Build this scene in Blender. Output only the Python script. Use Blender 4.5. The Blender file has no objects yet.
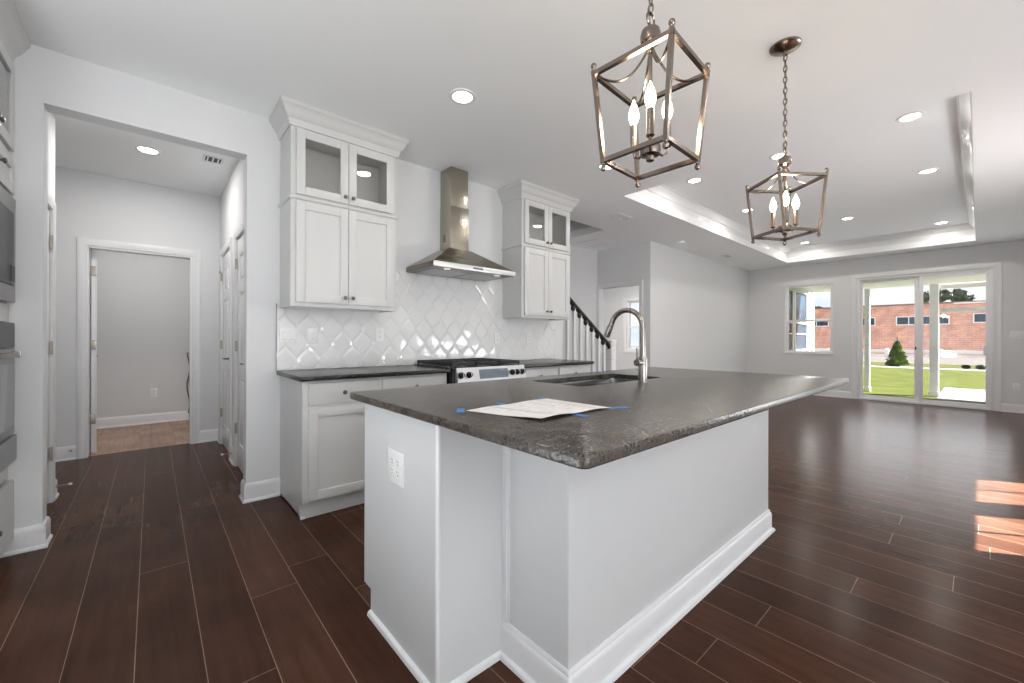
import bpy, bmesh, math, random
from mathutils import Matrix, Vector
random.seed(7)
PI = math.pi
SC = bpy.context.scene
COL = SC.collection

# ------------------------------------------------------------------ camera
cam_d = bpy.data.cameras.new('camera'); cam = bpy.data.objects.new('camera', cam_d); COL.objects.link(cam)
cam_d.sensor_width = 36.0; cam_d.lens = 14.4; cam_d.clip_start = 0.02; cam_d.clip_end = 500
cam_d.shift_y = -2.6/1024
YAW = math.radians(41.312)
cam.matrix_world = Matrix.Translation((0, 0, 1.152)) @ Matrix.Rotation(-YAW, 4, 'Z') @ Matrix.Rotation(PI/2, 4, 'X') @ Matrix.Rotation(0.003, 4, 'Z')
SC.camera = cam

# ------------------------------------------------------------------ world, sun, exposure
W = bpy.data.worlds.new('sky'); SC.world = W; W.use_nodes = True
nt = W.node_tree; nt.nodes.clear()
n_out = nt.nodes.new('ShaderNodeOutputWorld'); n_bg = nt.nodes.new('ShaderNodeBackground')
n_tc = nt.nodes.new('ShaderNodeTexCoord'); n_no = nt.nodes.new('ShaderNodeTexNoise'); n_mp = nt.nodes.new('ShaderNodeMapping')
n_rp = nt.nodes.new('ShaderNodeValToRGB')
n_mp.inputs['Scale'].default_value = (2.2, 2.2, 9)
n_no.inputs['Scale'].default_value = 2.0; n_no.inputs['Detail'].default_value = 6
n_rp.color_ramp.elements[0].position = 0.30; n_rp.color_ramp.elements[0].color = (0.62, 0.76, 0.95, 1)
n_rp.color_ramp.elements[1].position = 0.62; n_rp.color_ramp.elements[1].color = (0.97, 0.95, 0.95, 1)
nt.links.new(n_tc.outputs['Generated'], n_mp.inputs['Vector']); nt.links.new(n_mp.outputs['Vector'], n_no.inputs['Vector'])
nt.links.new(n_no.outputs['Fac'], n_rp.inputs['Fac']); nt.links.new(n_rp.outputs['Color'], n_bg.inputs['Color'])
n_bg.inputs['Strength'].default_value = 1.0
nt.links.new(n_bg.outputs['Background'], n_out.inputs['Surface'])

sd = bpy.data.lights.new('sun', 'SUN'); sun = bpy.data.objects.new('sun', sd); COL.objects.link(sun)
sd.energy = 60; sd.angle = 0.009; sd.color = (1.0, 0.96, 0.9)
SUN_EL = math.radians(59)
sdir = Vector((-0.545*math.cos(SUN_EL), 0.838*math.cos(SUN_EL), -math.sin(SUN_EL)))
sun.rotation_euler = sdir.to_track_quat('-Z', 'Y').to_euler(); sun.location = (8, -8, 14)

def fill_light(name, loc, sx, sy, direction, energy, color=(0.93, 0.965, 1.0)):
    d = bpy.data.lights.new(name, 'AREA'); o = bpy.data.objects.new(name, d); COL.objects.link(o)
    d.shape = 'RECTANGLE'; d.size = sx; d.size_y = sy; d.energy = energy; d.color = color
    o.location = loc; o.rotation_euler = Vector(direction).to_track_quat('-Z', 'Z').to_euler()
    return o
# daylight stand-ins: area lamps added inside the room beside the windows and slider
fill_light('fill_dining', (0.4, -4.05, 0.9), 3.0, 0.6, (0, 1, 3.6), 160)
fill_light('fill_left', (-0.98, 1.15, 0.60), 0.4, 1.3, (1, 0, 3.0), 24)  # added low so the island hides it from the slider glass
fill_light('fill_right', (5.0, -0.85, 0.95), 1.8, 0.4, (0, 1, 0.4), 29)
fill_light('fill_slider', (10.26, 0.70, 1.2), 1.5, 2.1, (-1, 0, 0), 13)
LAMP_W = 2.6

SC.view_settings.view_transform = 'Standard'; SC.view_settings.look = 'None'
SC.view_settings.exposure = 0.29; SC.view_settings.gamma = 1.0; SC.view_settings.use_curve_mapping = False
SC.cycles.use_denoising = True
SC.cycles.max_bounces = 12; SC.cycles.diffuse_bounces = 7; SC.cycles.transparent_max_bounces = 16
SC.cycles.sample_clamp_indirect = 8.0; SC.cycles.caustics_reflective = False; SC.cycles.caustics_refractive = False

# ------------------------------------------------------------------ materials
def new_mat(name):
    m = bpy.data.materials.new(name); m.use_nodes = True
    return m, m.node_tree, m.node_tree.nodes['Principled BSDF']
def pmat(name, col, rough=0.5, metal=0.0, spec=0.5, coat=0.0, emit=None, estr=0.0, bump=None):
    m, t, b = new_mat(name)
    b.inputs['Base Color'].default_value = (*col, 1); b.inputs['Roughness'].default_value = rough
    b.inputs['Metallic'].default_value = metal; b.inputs['Specular IOR Level'].default_value = spec
    if coat: b.inputs['Coat Weight'].default_value = coat; b.inputs['Coat Roughness'].default_value = 0.05
    if emit: b.inputs['Emission Color'].default_value = (*emit, 1); b.inputs['Emission Strength'].default_value = estr
    # every material is procedural: a little noise varies colour and roughness
    tc = t.nodes.new('ShaderNodeTexCoord'); no = t.nodes.new('ShaderNodeTexNoise')
    no.inputs['Scale'].default_value = bump[0] if bump else 9.0; no.inputs['Detail'].default_value = 4
    t.links.new(tc.outputs['Object'], no.inputs['Vector'])
    mr = t.nodes.new('ShaderNodeMapRange'); mr.inputs['To Min'].default_value = max(0, rough-0.03); mr.inputs['To Max'].default_value = min(1, rough+0.03)
    t.links.new(no.outputs['Fac'], mr.inputs['Value']); t.links.new(mr.outputs['Result'], b.inputs['Roughness'])
    if bump:
        bp = t.nodes.new('ShaderNodeBump'); bp.inputs['Strength'].default_value = bump[1]; bp.inputs['Distance'].default_value = bump[2] if len(bump) > 2 else 0.002
        t.links.new(no.outputs['Fac'], bp.inputs['Height']); t.links.new(bp.outputs['Normal'], b.inputs['Normal'])
    return m

WALL = pmat('wall_paint', (0.715, 0.72, 0.725), 0.85, bump=(180, 0.06, 0.001))
CEIL = pmat('ceiling_paint', (0.91, 0.92, 0.925), 0.9, bump=(150, 0.05, 0.001))
TRIM = pmat('trim_paint', (0.78, 0.785, 0.79), 0.32)
CAB = pmat('cabinet_paint', (0.60, 0.60, 0.592), 0.33)
CABIN = pmat('cabinet_inside', (0.82, 0.82, 0.81), 0.5)
ISL = pmat('island_paint', (0.66, 0.67, 0.67), 0.38)
VINYL = pmat('white_vinyl', (0.85, 0.85, 0.86), 0.3)
PLASTIC = pmat('white_plastic', (0.86, 0.86, 0.85), 0.25)
SLOT = pmat('slot_dark', (0.05, 0.05, 0.05), 0.5)
GREYMETAL = pmat('grey_metal', (0.25, 0.25, 0.25), 0.4, 0.6)  # plain dark grey metal shared by trim, duct and housing parts
BLACK = pmat('black_enamel', (0.012, 0.012, 0.012), 0.25)
IRON = pmat('cast_iron', (0.018, 0.018, 0.018), 0.55, bump=(120, 0.2))
KNOBM = pmat('pewter_knob', (0.16, 0.15, 0.14), 0.3, 0.9)
HINGE = pmat('satin_nickel', (0.42, 0.38, 0.33), 0.35, 0.9)
RAILB = pmat('black_handrail', (0.012, 0.011, 0.011), 0.3)
BRONZE = pmat('brushed_bronze', (0.235, 0.19, 0.16), 0.24, 1.0)
DISPLAY = pmat('display_glass', (0.20, 0.24, 0.30), 0.12)
OVENGL = pmat('oven_glass', (0.05, 0.05, 0.055), 0.3, spec=0.15)
CABLE = pmat('cable_rubber', (0.10, 0.10, 0.10), 0.5)
PAPERL = pmat('paper_ink', (0.10, 0.10, 0.10), 0.8)
TAPE = pmat('blue_tape', (0.05, 0.17, 0.47), 0.6)
BULB = pmat('bulb_glow', (1, 0.9, 0.75), 0.3, emit=(1.0, 0.80, 0.55), estr=14)
LENS = pmat('lens_glow', (1, 1, 1), 0.4, emit=(1.0, 0.96, 0.90), estr=12)
HOODLT = pmat('hood_lamp', (0.9, 0.9, 0.85), 0.3, emit=(1.0, 0.92, 0.8), estr=0.6)
SILVERB = pmat('silver_bracket', (0.7, 0.7, 0.7), 0.25, 1.0)
RUBBER = pmat('white_rubber', (0.8, 0.8, 0.78), 0.6)

def steel(name, col, rough, axis):
    m, t, b = new_mat(name)
    b.inputs['Base Color'].default_value = (*col, 1); b.inputs['Metallic'].default_value = 1.0
    tc = t.nodes.new('ShaderNodeTexCoord'); mp = t.nodes.new('ShaderNodeMapping'); no = t.nodes.new('ShaderNodeTexNoise')
    s = [400, 400, 400]; s[axis] = 6; mp.inputs['Scale'].default_value = s
    no.inputs['Scale'].default_value = 1.0; no.inputs['Detail'].default_value = 2
    mr = t.nodes.new('ShaderNodeMapRange'); mr.inputs['To Min'].default_value = rough-0.05; mr.inputs['To Max'].default_value = rough+0.08
    bp = t.nodes.new('ShaderNodeBump'); bp.inputs['Strength'].default_value = 0.06; bp.inputs['Distance'].default_value = 0.001
    t.links.new(tc.outputs['Object'], mp.inputs['Vector']); t.links.new(mp.outputs['Vector'], no.inputs['Vector'])
    t.links.new(no.outputs['Fac'], mr.inputs['Value']); t.links.new(mr.outputs['Result'], b.inputs['Roughness'])
    t.links.new(no.outputs['Fac'], bp.inputs['Height']); t.links.new(bp.outputs['Normal'], b.inputs['Normal'])
    return m
STEELH = steel('stainless_hood', (0.28, 0.245, 0.20), 0.26, 0)
STEELV = steel('stainless_chimney', (0.46, 0.42, 0.35), 0.22, 2)
STEELR = steel('stainless_range', (0.80, 0.80, 0.80), 0.28, 0)
STEELO = steel('stainless_oven', (0.33, 0.325, 0.32), 0.3, 1)
STEELS = steel('stainless_sink', (0.30, 0.30, 0.30), 0.22, 0)
NICKEL = steel('brushed_nickel', (0.33, 0.31, 0.29), 0.25, 2)

def glass(name, tint, gloss, fac_scale=1.0):
    m = bpy.data.materials.new(name); m.use_nodes = True; t = m.node_tree; t.nodes.clear()
    o = t.nodes.new('ShaderNodeOutputMaterial'); mx = t.nodes.new('ShaderNodeMixShader')
    tr = t.nodes.new('ShaderNodeBsdfTransparent'); gl = t.nodes.new('ShaderNodeBsdfGlossy'); fr = t.nodes.new('ShaderNodeLayerWeight'); fr.inputs['Blend'].default_value = 0.5
    ml = t.nodes.new('ShaderNodeMath'); ml.operation = 'MULTIPLY'; ml.inputs[1].default_value = fac_scale; ml.use_clamp = True
    tr.inputs['Color'].default_value = (*tint, 1); gl.inputs['Roughness'].default_value = gloss
    pw = t.nodes.new('ShaderNodeMath'); pw.operation = 'POWER'; pw.inputs[1].default_value = 5.0; sc_ = t.nodes.new('ShaderNodeMath'); sc_.operation = 'MULTIPLY_ADD'; sc_.inputs[1].default_value = 0.95; sc_.inputs[2].default_value = 0.045
    t.links.new(fr.outputs['Facing'], pw.inputs[0]); t.links.new(pw.outputs['Value'], sc_.inputs[0])
    t.links.new(sc_.outputs['Value'], ml.inputs[0]); t.links.new(ml.outputs['Value'], mx.inputs['Fac'])
    t.links.new(tr.outputs['BSDF'], mx.inputs[1]); t.links.new(gl.outputs['BSDF'], mx.inputs[2]); t.links.new(mx.outputs['Shader'], o.inputs['Surface'])
    return m
GLASS = glass('window_glass', (0.97, 0.98, 0.98), 0.0)
CABGLASS = glass('cabinet_glass', (0.93, 0.93, 0.92), 0.01, 1.6)
DARKGLASS = pmat('dark_window', (0.03, 0.05, 0.075), 0.12, spec=0.35)

def granite(name, dark=1.0):
    m, t, b = new_mat(name)
    tc = t.nodes.new('ShaderNodeTexCoord')
    n1 = t.nodes.new('ShaderNodeTexNoise'); n1.inputs['Scale'].default_value = 110; n1.inputs['Detail'].default_value = 5; n1.inputs['Roughness'].default_value = 0.65
    n2 = t.nodes.new('ShaderNodeTexVoronoi'); n2.inputs['Scale'].default_value = 160
    n3 = t.nodes.new('ShaderNodeTexNoise'); n3.inputs['Scale'].default_value = 14; n3.inputs['Detail'].default_value = 4
    for n in (n1, n2, n3): t.links.new(tc.outputs['Object'], n.inputs['Vector'])
    r = t.nodes.new('ShaderNodeValToRGB'); e = r.color_ramp.elements
    e[0].position = 0.47; e[0].color = (0.006*dark, 0.006*dark, 0.006*dark, 1); e[1].position = 0.68; e[1].color = (0.13*dark, 0.105*dark, 0.085*dark, 1)
    k = e.new(0.57); k.color = (0.034*dark, 0.028*dark, 0.024*dark, 1)
    mx = t.nodes.new('ShaderNodeMath'); mx.operation = 'MULTIPLY_ADD'; mx.inputs[1].default_value = 0.55; 
    t.links.new(n3.outputs['Fac'], mx.inputs[0])
    ml = t.nodes.new('ShaderNodeMath'); ml.operation = 'MULTIPLY'; ml.inputs[1].default_value = 0.45
    t.links.new(n1.outputs['Fac'], ml.inputs[0])
    ad = t.nodes.new('ShaderNodeMath'); ad.operation = 'MULTIPLY_ADD'; ad.inputs[1].default_value = 0.32
    t.links.new(n2.outputs['Distance'], ad.inputs[0]); t.links.new(ml.outputs['Value'], ad.inputs[2])
    t.links.new(ad.outputs['Value'], mx.inputs[2]); t.links.new(mx.outputs['Value'], r.inputs['Fac'])
    t.links.new(r.outputs['Color'], b.inputs['Base Color'])
    mr = t.nodes.new('ShaderNodeMapRange'); mr.inputs['To Min'].default_value = 0.16; mr.inputs['To Max'].default_value = 0.34
    t.links.new(n1.outputs['Fac'], mr.inputs['Value']); t.links.new(mr.outputs['Result'], b.inputs['Roughness'])
    bp = t.nodes.new('ShaderNodeBump'); bp.inputs['Strength'].default_value = 0.5; bp.inputs['Distance'].default_value = 0.003
    n4 = t.nodes.new('ShaderNodeTexNoise'); n4.inputs['Scale'].default_value = 85; n4.inputs['Detail'].default_value = 3
    t.links.new(tc.outputs['Object'], n4.inputs['Vector'])
    t.links.new(n4.outputs['Fac'], bp.inputs['Height']); t.links.new(bp.outputs['Normal'], b.inputs['Normal'])
    return m
GRANITE = granite('leathered_granite', 0.6)
GRANITE2 = granite('black_granite', 0.15)

def planks(name, c1, c2, seam, roww, length, rough, shift=0.0, spec=0.5):
    m, t, b = new_mat(name)
    tc = t.nodes.new('ShaderNodeTexCoord'); sp = t.nodes.new('ShaderNodeSeparateXYZ'); cb = t.nodes.new('ShaderNodeCombineXYZ')
    ge = t.nodes.new('ShaderNodeNewGeometry')
    t.links.new(ge.outputs['Position'], sp.inputs['Vector'])
    ad = t.nodes.new('ShaderNodeMath'); ad.inputs[1].default_value = shift
    t.links.new(sp.outputs['X'], ad.inputs[0])
    dv = t.nodes.new('ShaderNodeMath'); dv.operation = 'DIVIDE'; dv.inputs[1].default_value = roww
    fl = t.nodes.new('ShaderNodeMath'); fl.operation = 'FLOOR'; wn = t.nodes.new('ShaderNodeTexWhiteNoise'); wn.noise_dimensions = '1D'
    yo = t.nodes.new('ShaderNodeMath'); yo.operation = 'MULTIPLY_ADD'; yo.inputs[1].default_value = length
    t.links.new(ad.outputs['Value'], dv.inputs[0]); t.links.new(dv.outputs['Value'], fl.inputs[0]); t.links.new(fl.outputs['Value'], wn.inputs['W'])
    t.links.new(wn.outputs['Value'], yo.inputs[0]); t.links.new(sp.outputs['Y'], yo.inputs[2])
    t.links.new(yo.outputs['Value'], cb.inputs['X']); t.links.new(ad.outputs['Value'], cb.inputs['Y'])
    br = t.nodes.new('ShaderNodeTexBrick'); br.offset = 0.0; br.offset_frequency = 2; br.squash = 1.0
    br.inputs['Scale'].default_value = 1.0; br.inputs['Brick Width'].default_value = length; br.inputs['Row Height'].default_value = roww
    br.inputs['Mortar Size'].default_value = 0.0014; br.inputs['Mortar Smooth'].default_value = 0.0; br.inputs['Bias'].default_value = 0.0
    br.inputs['Color1'].default_value = (*c1, 1); br.inputs['Color2'].default_value = (*c2, 1); br.inputs['Mortar'].default_value = (*seam, 1)
    t.links.new(cb.outputs['Vector'], br.inputs['Vector'])
    mp = t.nodes.new('ShaderNodeMapping'); mp.inputs['Scale'].default_value = (1.6, 26, 1)
    # shift the grain from one board to the next
    t.links.new(cb.outputs['Vector'], mp.inputs['Vector'])
    gr = t.nodes.new('ShaderNodeTexNoise'); gr.inputs['Scale'].default_value = 1.0; gr.inputs['Detail'].default_value = 7; gr.inputs['Roughness'].default_value = 0.62; gr.inputs['Distortion'].default_value = 0.25
    t.links.new(mp.outputs['Vector'], gr.inputs['Vector'])
    bl = t.nodes.new('ShaderNodeTexNoise'); bl.inputs['Scale'].default_value = 3.2; bl.inputs['Detail'].default_value = 5
    t.links.new(cb.outputs['Vector'], bl.inputs['Vector'])
    mr = t.nodes.new('ShaderNodeMapRange'); mr.inputs['From Min'].default_value = 0.3; mr.inputs['From Max'].default_value = 0.7; mr.inputs['To Min'].default_value = 0.80; mr.inputs['To Max'].default_value = 1.22
    t.links.new(gr.outputs['Fac'], mr.inputs['Value'])
    mr2 = t.nodes.new('ShaderNodeMapRange'); mr2.inputs['From Min'].default_value = 0.3; mr2.inputs['From Max'].default_value = 0.7; mr2.inputs['To Min'].default_value = 0.75; mr2.inputs['To Max'].default_value = 1.25
    t.links.new(bl.outputs['Fac'], mr2.inputs['Value'])
    mm = t.nodes.new('ShaderNodeMath'); mm.operation = 'MULTIPLY'
    t.links.new(mr.outputs['Result'], mm.inputs[0]); t.links.new(mr2.outputs['Result'], mm.inputs[1])
    vm = t.nodes.new('ShaderNodeVectorMath'); vm.operation = 'SCALE'
    t.links.new(br.outputs['Color'], vm.inputs[0]); t.links.new(mm.outputs['Value'], vm.inputs['Scale'])
    t.links.new(vm.outputs['Vector'], b.inputs['Base Color'])
    rr = t.nodes.new('ShaderNodeMapRange'); rr.inputs['To Min'].default_value = rough-0.07; rr.inputs['To Max'].default_value = rough+0.1
    t.links.new(gr.outputs['Fac'], rr.inputs['Value']); t.links.new(rr.outputs['Result'], b.inputs['Roughness'])
    b.inputs['Specular IOR Level'].default_value = spec
    sb = t.nodes.new('ShaderNodeMath'); sb.operation = 'MULTIPLY_ADD'; sb.inputs[1].default_value = -1.2
    t.links.new(br.outputs['Fac'], sb.inputs[0]); t.links.new(gr.outputs['Fac'], sb.inputs[2])
    bp = t.nodes.new('ShaderNodeBump'); bp.inputs['Strength'].default_value = 0.11; bp.inputs['Distance'].default_value = 0.003
    t.links.new(sb.outputs['Value'], bp.inputs['Height']); t.links.new(bp.outputs['Normal'], b.inputs['Normal'])
    return m
FLOOR = planks('dark_plank_floor', (0.048, 0.0198, 0.0118), (0.072, 0.0335, 0.0215), (0.22, 0.15, 0.11), 0.187, 1.9, 0.21, 0.043, 0.07)
FLOOR2 = planks('pale_laundry_floor', (0.36, 0.24, 0.185), (0.40, 0.27, 0.21), (0.30, 0.21, 0.17), 0.3, 0.6, 0.55, 0.1)

def tilemat():
    m, t, b = new_mat('glazed_tile')
    b.inputs['Base Color'].default_value = (0.80, 0.80, 0.795, 1); b.inputs['Roughness'].default_value = 0.07
    tc = t.nodes.new('ShaderNodeTexCoord'); no = t.nodes.new('ShaderNodeTexNoise'); no.inputs['Scale'].default_value = 22; no.inputs['Detail'].default_value = 2
    t.links.new(tc.outputs['Object'], no.inputs['Vector'])
    bp = t.nodes.new('ShaderNodeBump'); bp.inputs['Strength'].default_value = 0.22; bp.inputs['Distance'].default_value = 0.006
    t.links.new(no.outputs['Fac'], bp.inputs['Height']); t.links.new(bp.outputs['Normal'], b.inputs['Normal'])
    return m
TILE = tilemat()
GROUT = pmat('grout', (0.78, 0.78, 0.77), 0.8)

def brickmat():
    m, t, b = new_mat('red_brick')
    ge = t.nodes.new('ShaderNodeNewGeometry'); sp = t.nodes.new('ShaderNodeSeparateXYZ'); cb = t.nodes.new('ShaderNodeCombineXYZ')
    t.links.new(ge.outputs['Position'], sp.inputs['Vector']); t.links.new(sp.outputs['Y'], cb.inputs['X']); t.links.new(sp.outputs['Z'], cb.inputs['Y'])
    br = t.nodes.new('ShaderNodeTexBrick'); br.inputs['Scale'].default_value = 1.0; br.inputs['Brick Width'].default_value = 0.42; br.inputs['Row Height'].default_value = 0.15
    br.inputs['Mortar Size'].default_value = 0.012
    br.inputs['Color1'].default_value = (0.62, 0.27, 0.185, 1); br.inputs['Color2'].default_value = (0.70, 0.36, 0.26, 1); br.inputs['Mortar'].default_value = (0.72, 0.50, 0.42, 1)
    t.links.new(cb.outputs['Vector'], br.inputs['Vector']); 
    no = t.nodes.new('ShaderNodeTexNoise'); no.inputs['Scale'].default_value = 1.6; no.inputs['Detail'].default_value = 6
    t.links.new(cb.outputs['Vector'], no.inputs['Vector'])
    mr = t.nodes.new('ShaderNodeMapRange'); mr.inputs['From Min'].default_value = 0.3; mr.inputs['From Max'].default_value = 0.7; mr.inputs['To Min'].default_value = 0.8; mr.inputs['To Max'].default_value = 1.2
    t.links.new(no.outputs['Fac'], mr.inputs['Value'])
    vm = t.nodes.new('ShaderNodeVectorMath'); vm.operation = 'SCALE'
    t.links.new(br.outputs['Color'], vm.inputs[0]); t.links.new(mr.outputs['Result'], vm.inputs['Scale']); t.links.new(vm.outputs['Vector'], b.inputs['Base Color'])
    b.inputs['Roughness'].default_value = 0.9
    return m
BRICK = brickmat()
def noisemat(name, c1, c2, scale, rough=0.9):
    m, t, b = new_mat(name)
    ge = t.nodes.new('ShaderNodeNewGeometry'); no = t.nodes.new('ShaderNodeTexNoise'); no.inputs['Scale'].default_value = scale; no.inputs['Detail'].default_value = 7
    t.links.new(ge.outputs['Position'], no.inputs['Vector'])
    r = t.nodes.new('ShaderNodeValToRGB'); r.color_ramp.elements[0].position = 0.35; r.color_ramp.elements[0].color = (*c1, 1)
    r.color_ramp.elements[1].position = 0.65; r.color_ramp.elements[1].color = (*c2, 1)
    t.links.new(no.outputs['Fac'], r.inputs['Fac']); t.links.new(r.outputs['Color'], b.inputs['Base Color']); b.inputs['Roughness'].default_value = rough
    b.inputs['Specular IOR Level'].default_value = 0.02
    return m
GRASS = noisemat('lawn_grass', (0.0220, 0.0270, 0.0062), (0.0320, 0.0355, 0.0105), 1.3)
ROADM = noisemat('pale_road', (0.043, 0.040, 0.039), (0.052, 0.048, 0.047), 0.6)
CONC = noisemat('pale_concrete', (0.085, 0.081, 0.085), (0.11, 0.105, 0.11), 3)
LEAF = noisemat('shrub_leaf', (0.045, 0.09, 0.011), (0.085, 0.13, 0.02), 5)
LEAFD = noisemat('tree_leaf', (0.02, 0.04, 0.022), (0.04, 0.07, 0.035), 2)
BARK = noisemat('bark', (0.05, 0.035, 0.025), (0.09, 0.07, 0.05), 8)
SOFFIT = pmat('white_soffit', (0.74, 0.76, 0.72), 0.6)
EXTW = pmat('white_siding', (0.75, 0.75, 0.75), 0.6)
FENCEW = pmat('white_fence', (0.86, 0.86, 0.86), 0.5)
COPING = pmat('dark_coping', (0.16, 0.12, 0.11), 0.5)
GRILLE = pmat('grille_white', (0.78, 0.78, 0.78), 0.4)

def papermat():
    m, t, b = new_mat('printed_paper')
    tc = t.nodes.new('ShaderNodeTexCoord'); mp = t.nodes.new('ShaderNodeMapping'); mp.inputs['Scale'].default_value = (25, 160, 1); mp.inputs['Rotation'].default_value = (0, 0, math.radians(-80))
    no = t.nodes.new('ShaderNodeTexNoise'); no.inputs['Scale'].default_value = 1; no.inputs['Detail'].default_value = 3
    t.links.new(tc.outputs['Object'], mp.inputs['Vector']); t.links.new(mp.outputs['Vector'], no.inputs['Vector'])
    r = t.nodes.new('ShaderNodeValToRGB'); e = r.color_ramp.elements
    e[0].position = 0.30; e[0].color = (0.50, 0.49, 0.48, 1); e[1].position = 0.5; e[1].color = (0.76, 0.745, 0.73, 1)
    t.links.new(no.outputs['Fac'], r.inputs['Fac']); t.links.new(r.outputs['Color'], b.inputs['Base Color']); b.inputs['Roughness'].default_value = 0.7
    return m
PAPER = papermat()

# ------------------------------------------------------------------ mesh helpers
FR = {'mY': Matrix(((1,0,0),(0,0,-1),(0,1,0))).to_4x4(),   # u=X v=Z w=-Y
      'pX': Matrix(((0,0,1),(1,0,0),(0,1,0))).to_4x4(),    # u=Y v=Z w=+X
      'mX': Matrix(((0,0,-1),(-1,0,0),(0,1,0))).to_4x4(),  # u=-Y v=Z w=-X
      'pY': Matrix(((-1,0,0),(0,0,1),(0,1,0))).to_4x4()}   # u=-X v=Z w=+Y
def frame(kind, x, y, z): return Matrix.Translation((x, y, z)) @ FR[kind]
IDM = Matrix.Identity(4)

class MB:
    def __init__(s, M=None): s.bm = bmesh.new(); s.M = M or IDM
    def add(s, vs, fs):
        b = [s.bm.verts.new(s.M @ Vector(v)) for v in vs]
        for f in fs:
            try: s.bm.faces.new([b[i] for i in f])
            except ValueError: pass
        return s
    def box(s, x0, x1, y0, y1, z0, z1, b=0.0):
        x0, x1 = sorted((x0, x1)); y0, y1 = sorted((y0, y1)); z0, z1 = sorted((z0, z1))
        b = min(b, (x1-x0)*.45, (y1-y0)*.45, (z1-z0)*.45)
        if b <= 1e-5:
            vs = [(x, y, z) for x in (x0, x1) for y in (y0, y1) for z in (z0, z1)]
            return s.add(vs, [(0,1,3,2),(4,6,7,5),(0,4,5,1),(2,3,7,6),(0,2,6,4),(1,5,7,3)])
        t = bmesh.new(); bmesh.ops.create_cube(t, size=1)
        for v in t.verts: v.co = Vector(((x0+x1)/2+v.co.x*(x1-x0), (y0+y1)/2+v.co.y*(y1-y0), (z0+z1)/2+v.co.z*(z1-z0)))
        bmesh.ops.bevel(t, geom=t.edges[:], offset=b, segments=2, profile=0.6, affect='EDGES')
        t.verts.index_update()
        s.add([v.co.copy() for v in t.verts], [[v.index for v in f.verts] for f in t.faces]); t.free(); return s
    def prism(s, pts, a0, a1, axis='y'):
        """closed polygon pts extruded between a0 and a1 along an axis"""
        n = len(pts)
        def P(p, a):
            if axis == 'y': return (p[0], a, p[1])
            if axis == 'x': return (a, p[0], p[1])
            return (p[0], p[1], a)
        vs = [P(p, a0) for p in pts]+[P(p, a1) for p in pts]
        return s.add(vs, [tuple(range(n)), tuple(range(2*n-1, n-1, -1))]+[(i, (i+1) % n, n+(i+1) % n, n+i) for i in range(n)])
    def tube(s, path, r, n=10, closed=False, caps=True, up=None):
        path = [Vector(p) for p in path]; m = len(path); rs = r if isinstance(r, (list, tuple)) else [r]*m
        rings = []; prev = None
        for i in range(m):
            if closed: d = path[(i+1) % m]-path[(i-1) % m]
            else: d = path[min(i+1, m-1)]-path[max(i-1, 0)]
            d.normalize()
            if prev is None:
                a = Vector((0, 0, 1)) if abs(d.z) < 0.9 else Vector((1, 0, 0))
                if up: a = Vector(up)
                u = (a - d*a.dot(d)).normalized()
            else: u = (prev - d*prev.dot(d)).normalized()
            prev = u; w = d.cross(u)
            rings.append([path[i]+(u*math.cos(2*PI*k/n+PI/n)+w*math.sin(2*PI*k/n+PI/n))*rs[i] for k in range(n)])
        vs = [v for rg in rings for v in rg]; fs = []
        for i in range(m if closed else m-1):
            j = (i+1) % m
            fs += [(i*n+k, i*n+(k+1) % n, j*n+(k+1) % n, j*n+k) for k in range(n)]
        if caps and not closed: fs += [tuple(range(n-1, -1, -1)), tuple((m-1)*n+k for k in range(n))]
        return s.add(vs, fs)
    def bar(s, p, q, w): return s.tube([p, q], w/math.sqrt(2), 4)
    def lathe(s, prof, c=(0, 0, 0), n=20):
        """prof: (r, z) pairs turned about a vertical axis through c"""
        vs = []; m = len(prof)
        for r, z in prof:
            for k in range(n): vs.append((c[0]+max(r, 1e-4)*math.cos(2*PI*k/n), c[1]+max(r, 1e-4)*math.sin(2*PI*k/n), c[2]+z))
        fs = [(i*n+k, i*n+(k+1) % n, (i+1)*n+(k+1) % n, (i+1)*n+k) for i in range(m-1) for k in range(n)]
        fs += [tuple(range(n-1, -1, -1)), tuple((m-1)*n+k for k in range(n))]
        return s.add(vs, fs)
    def ball(s, c, r, n=12):
        return s.lathe([(r*math.sin(PI*i/8), -r*math.cos(PI*i/8)) for i in range(9)], c, n)
    def sweep(s, path, prof, closed=False):
        """profile (offset, z) carried along an XY path with mitred corners; offset is to the right-hand side of travel"""
        m = len(path); P = [Vector((p[0], p[1])) for p in path]; offs = []
        for i in range(m):
            ns = []
            if closed or i > 0: d = (P[i]-P[i-1]).normalized(); ns.append(Vector((d.y, -d.x)))
            if closed or i < m-1: d = (P[(i+1) % m]-P[i]).normalized(); ns.append(Vector((d.y, -d.x)))
            if len(ns) == 1: offs.append(ns[0])
            else:
                b = ns[0]+ns[1]; b = b.normalized(); offs.append(b/max(0.2, b.dot(ns[0])))
        k = len(prof); vs = []
        for i in range(m):
            for o, z in prof: vs.append((P[i].x+offs[i].x*o, P[i].y+offs[i].y*o, z))
        fs = []
        for i in range(m if closed else m-1):
            j = (i+1) % m
            fs += [(i*k+a, i*k+(a+1) % k, j*k+(a+1) % k, j*k+a) for a in range(k)]
        if not closed: fs += [tuple(range(k)), tuple((m-1)*k+a for a in range(k-1, -1, -1))]
        return s.add(vs, fs)
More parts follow.
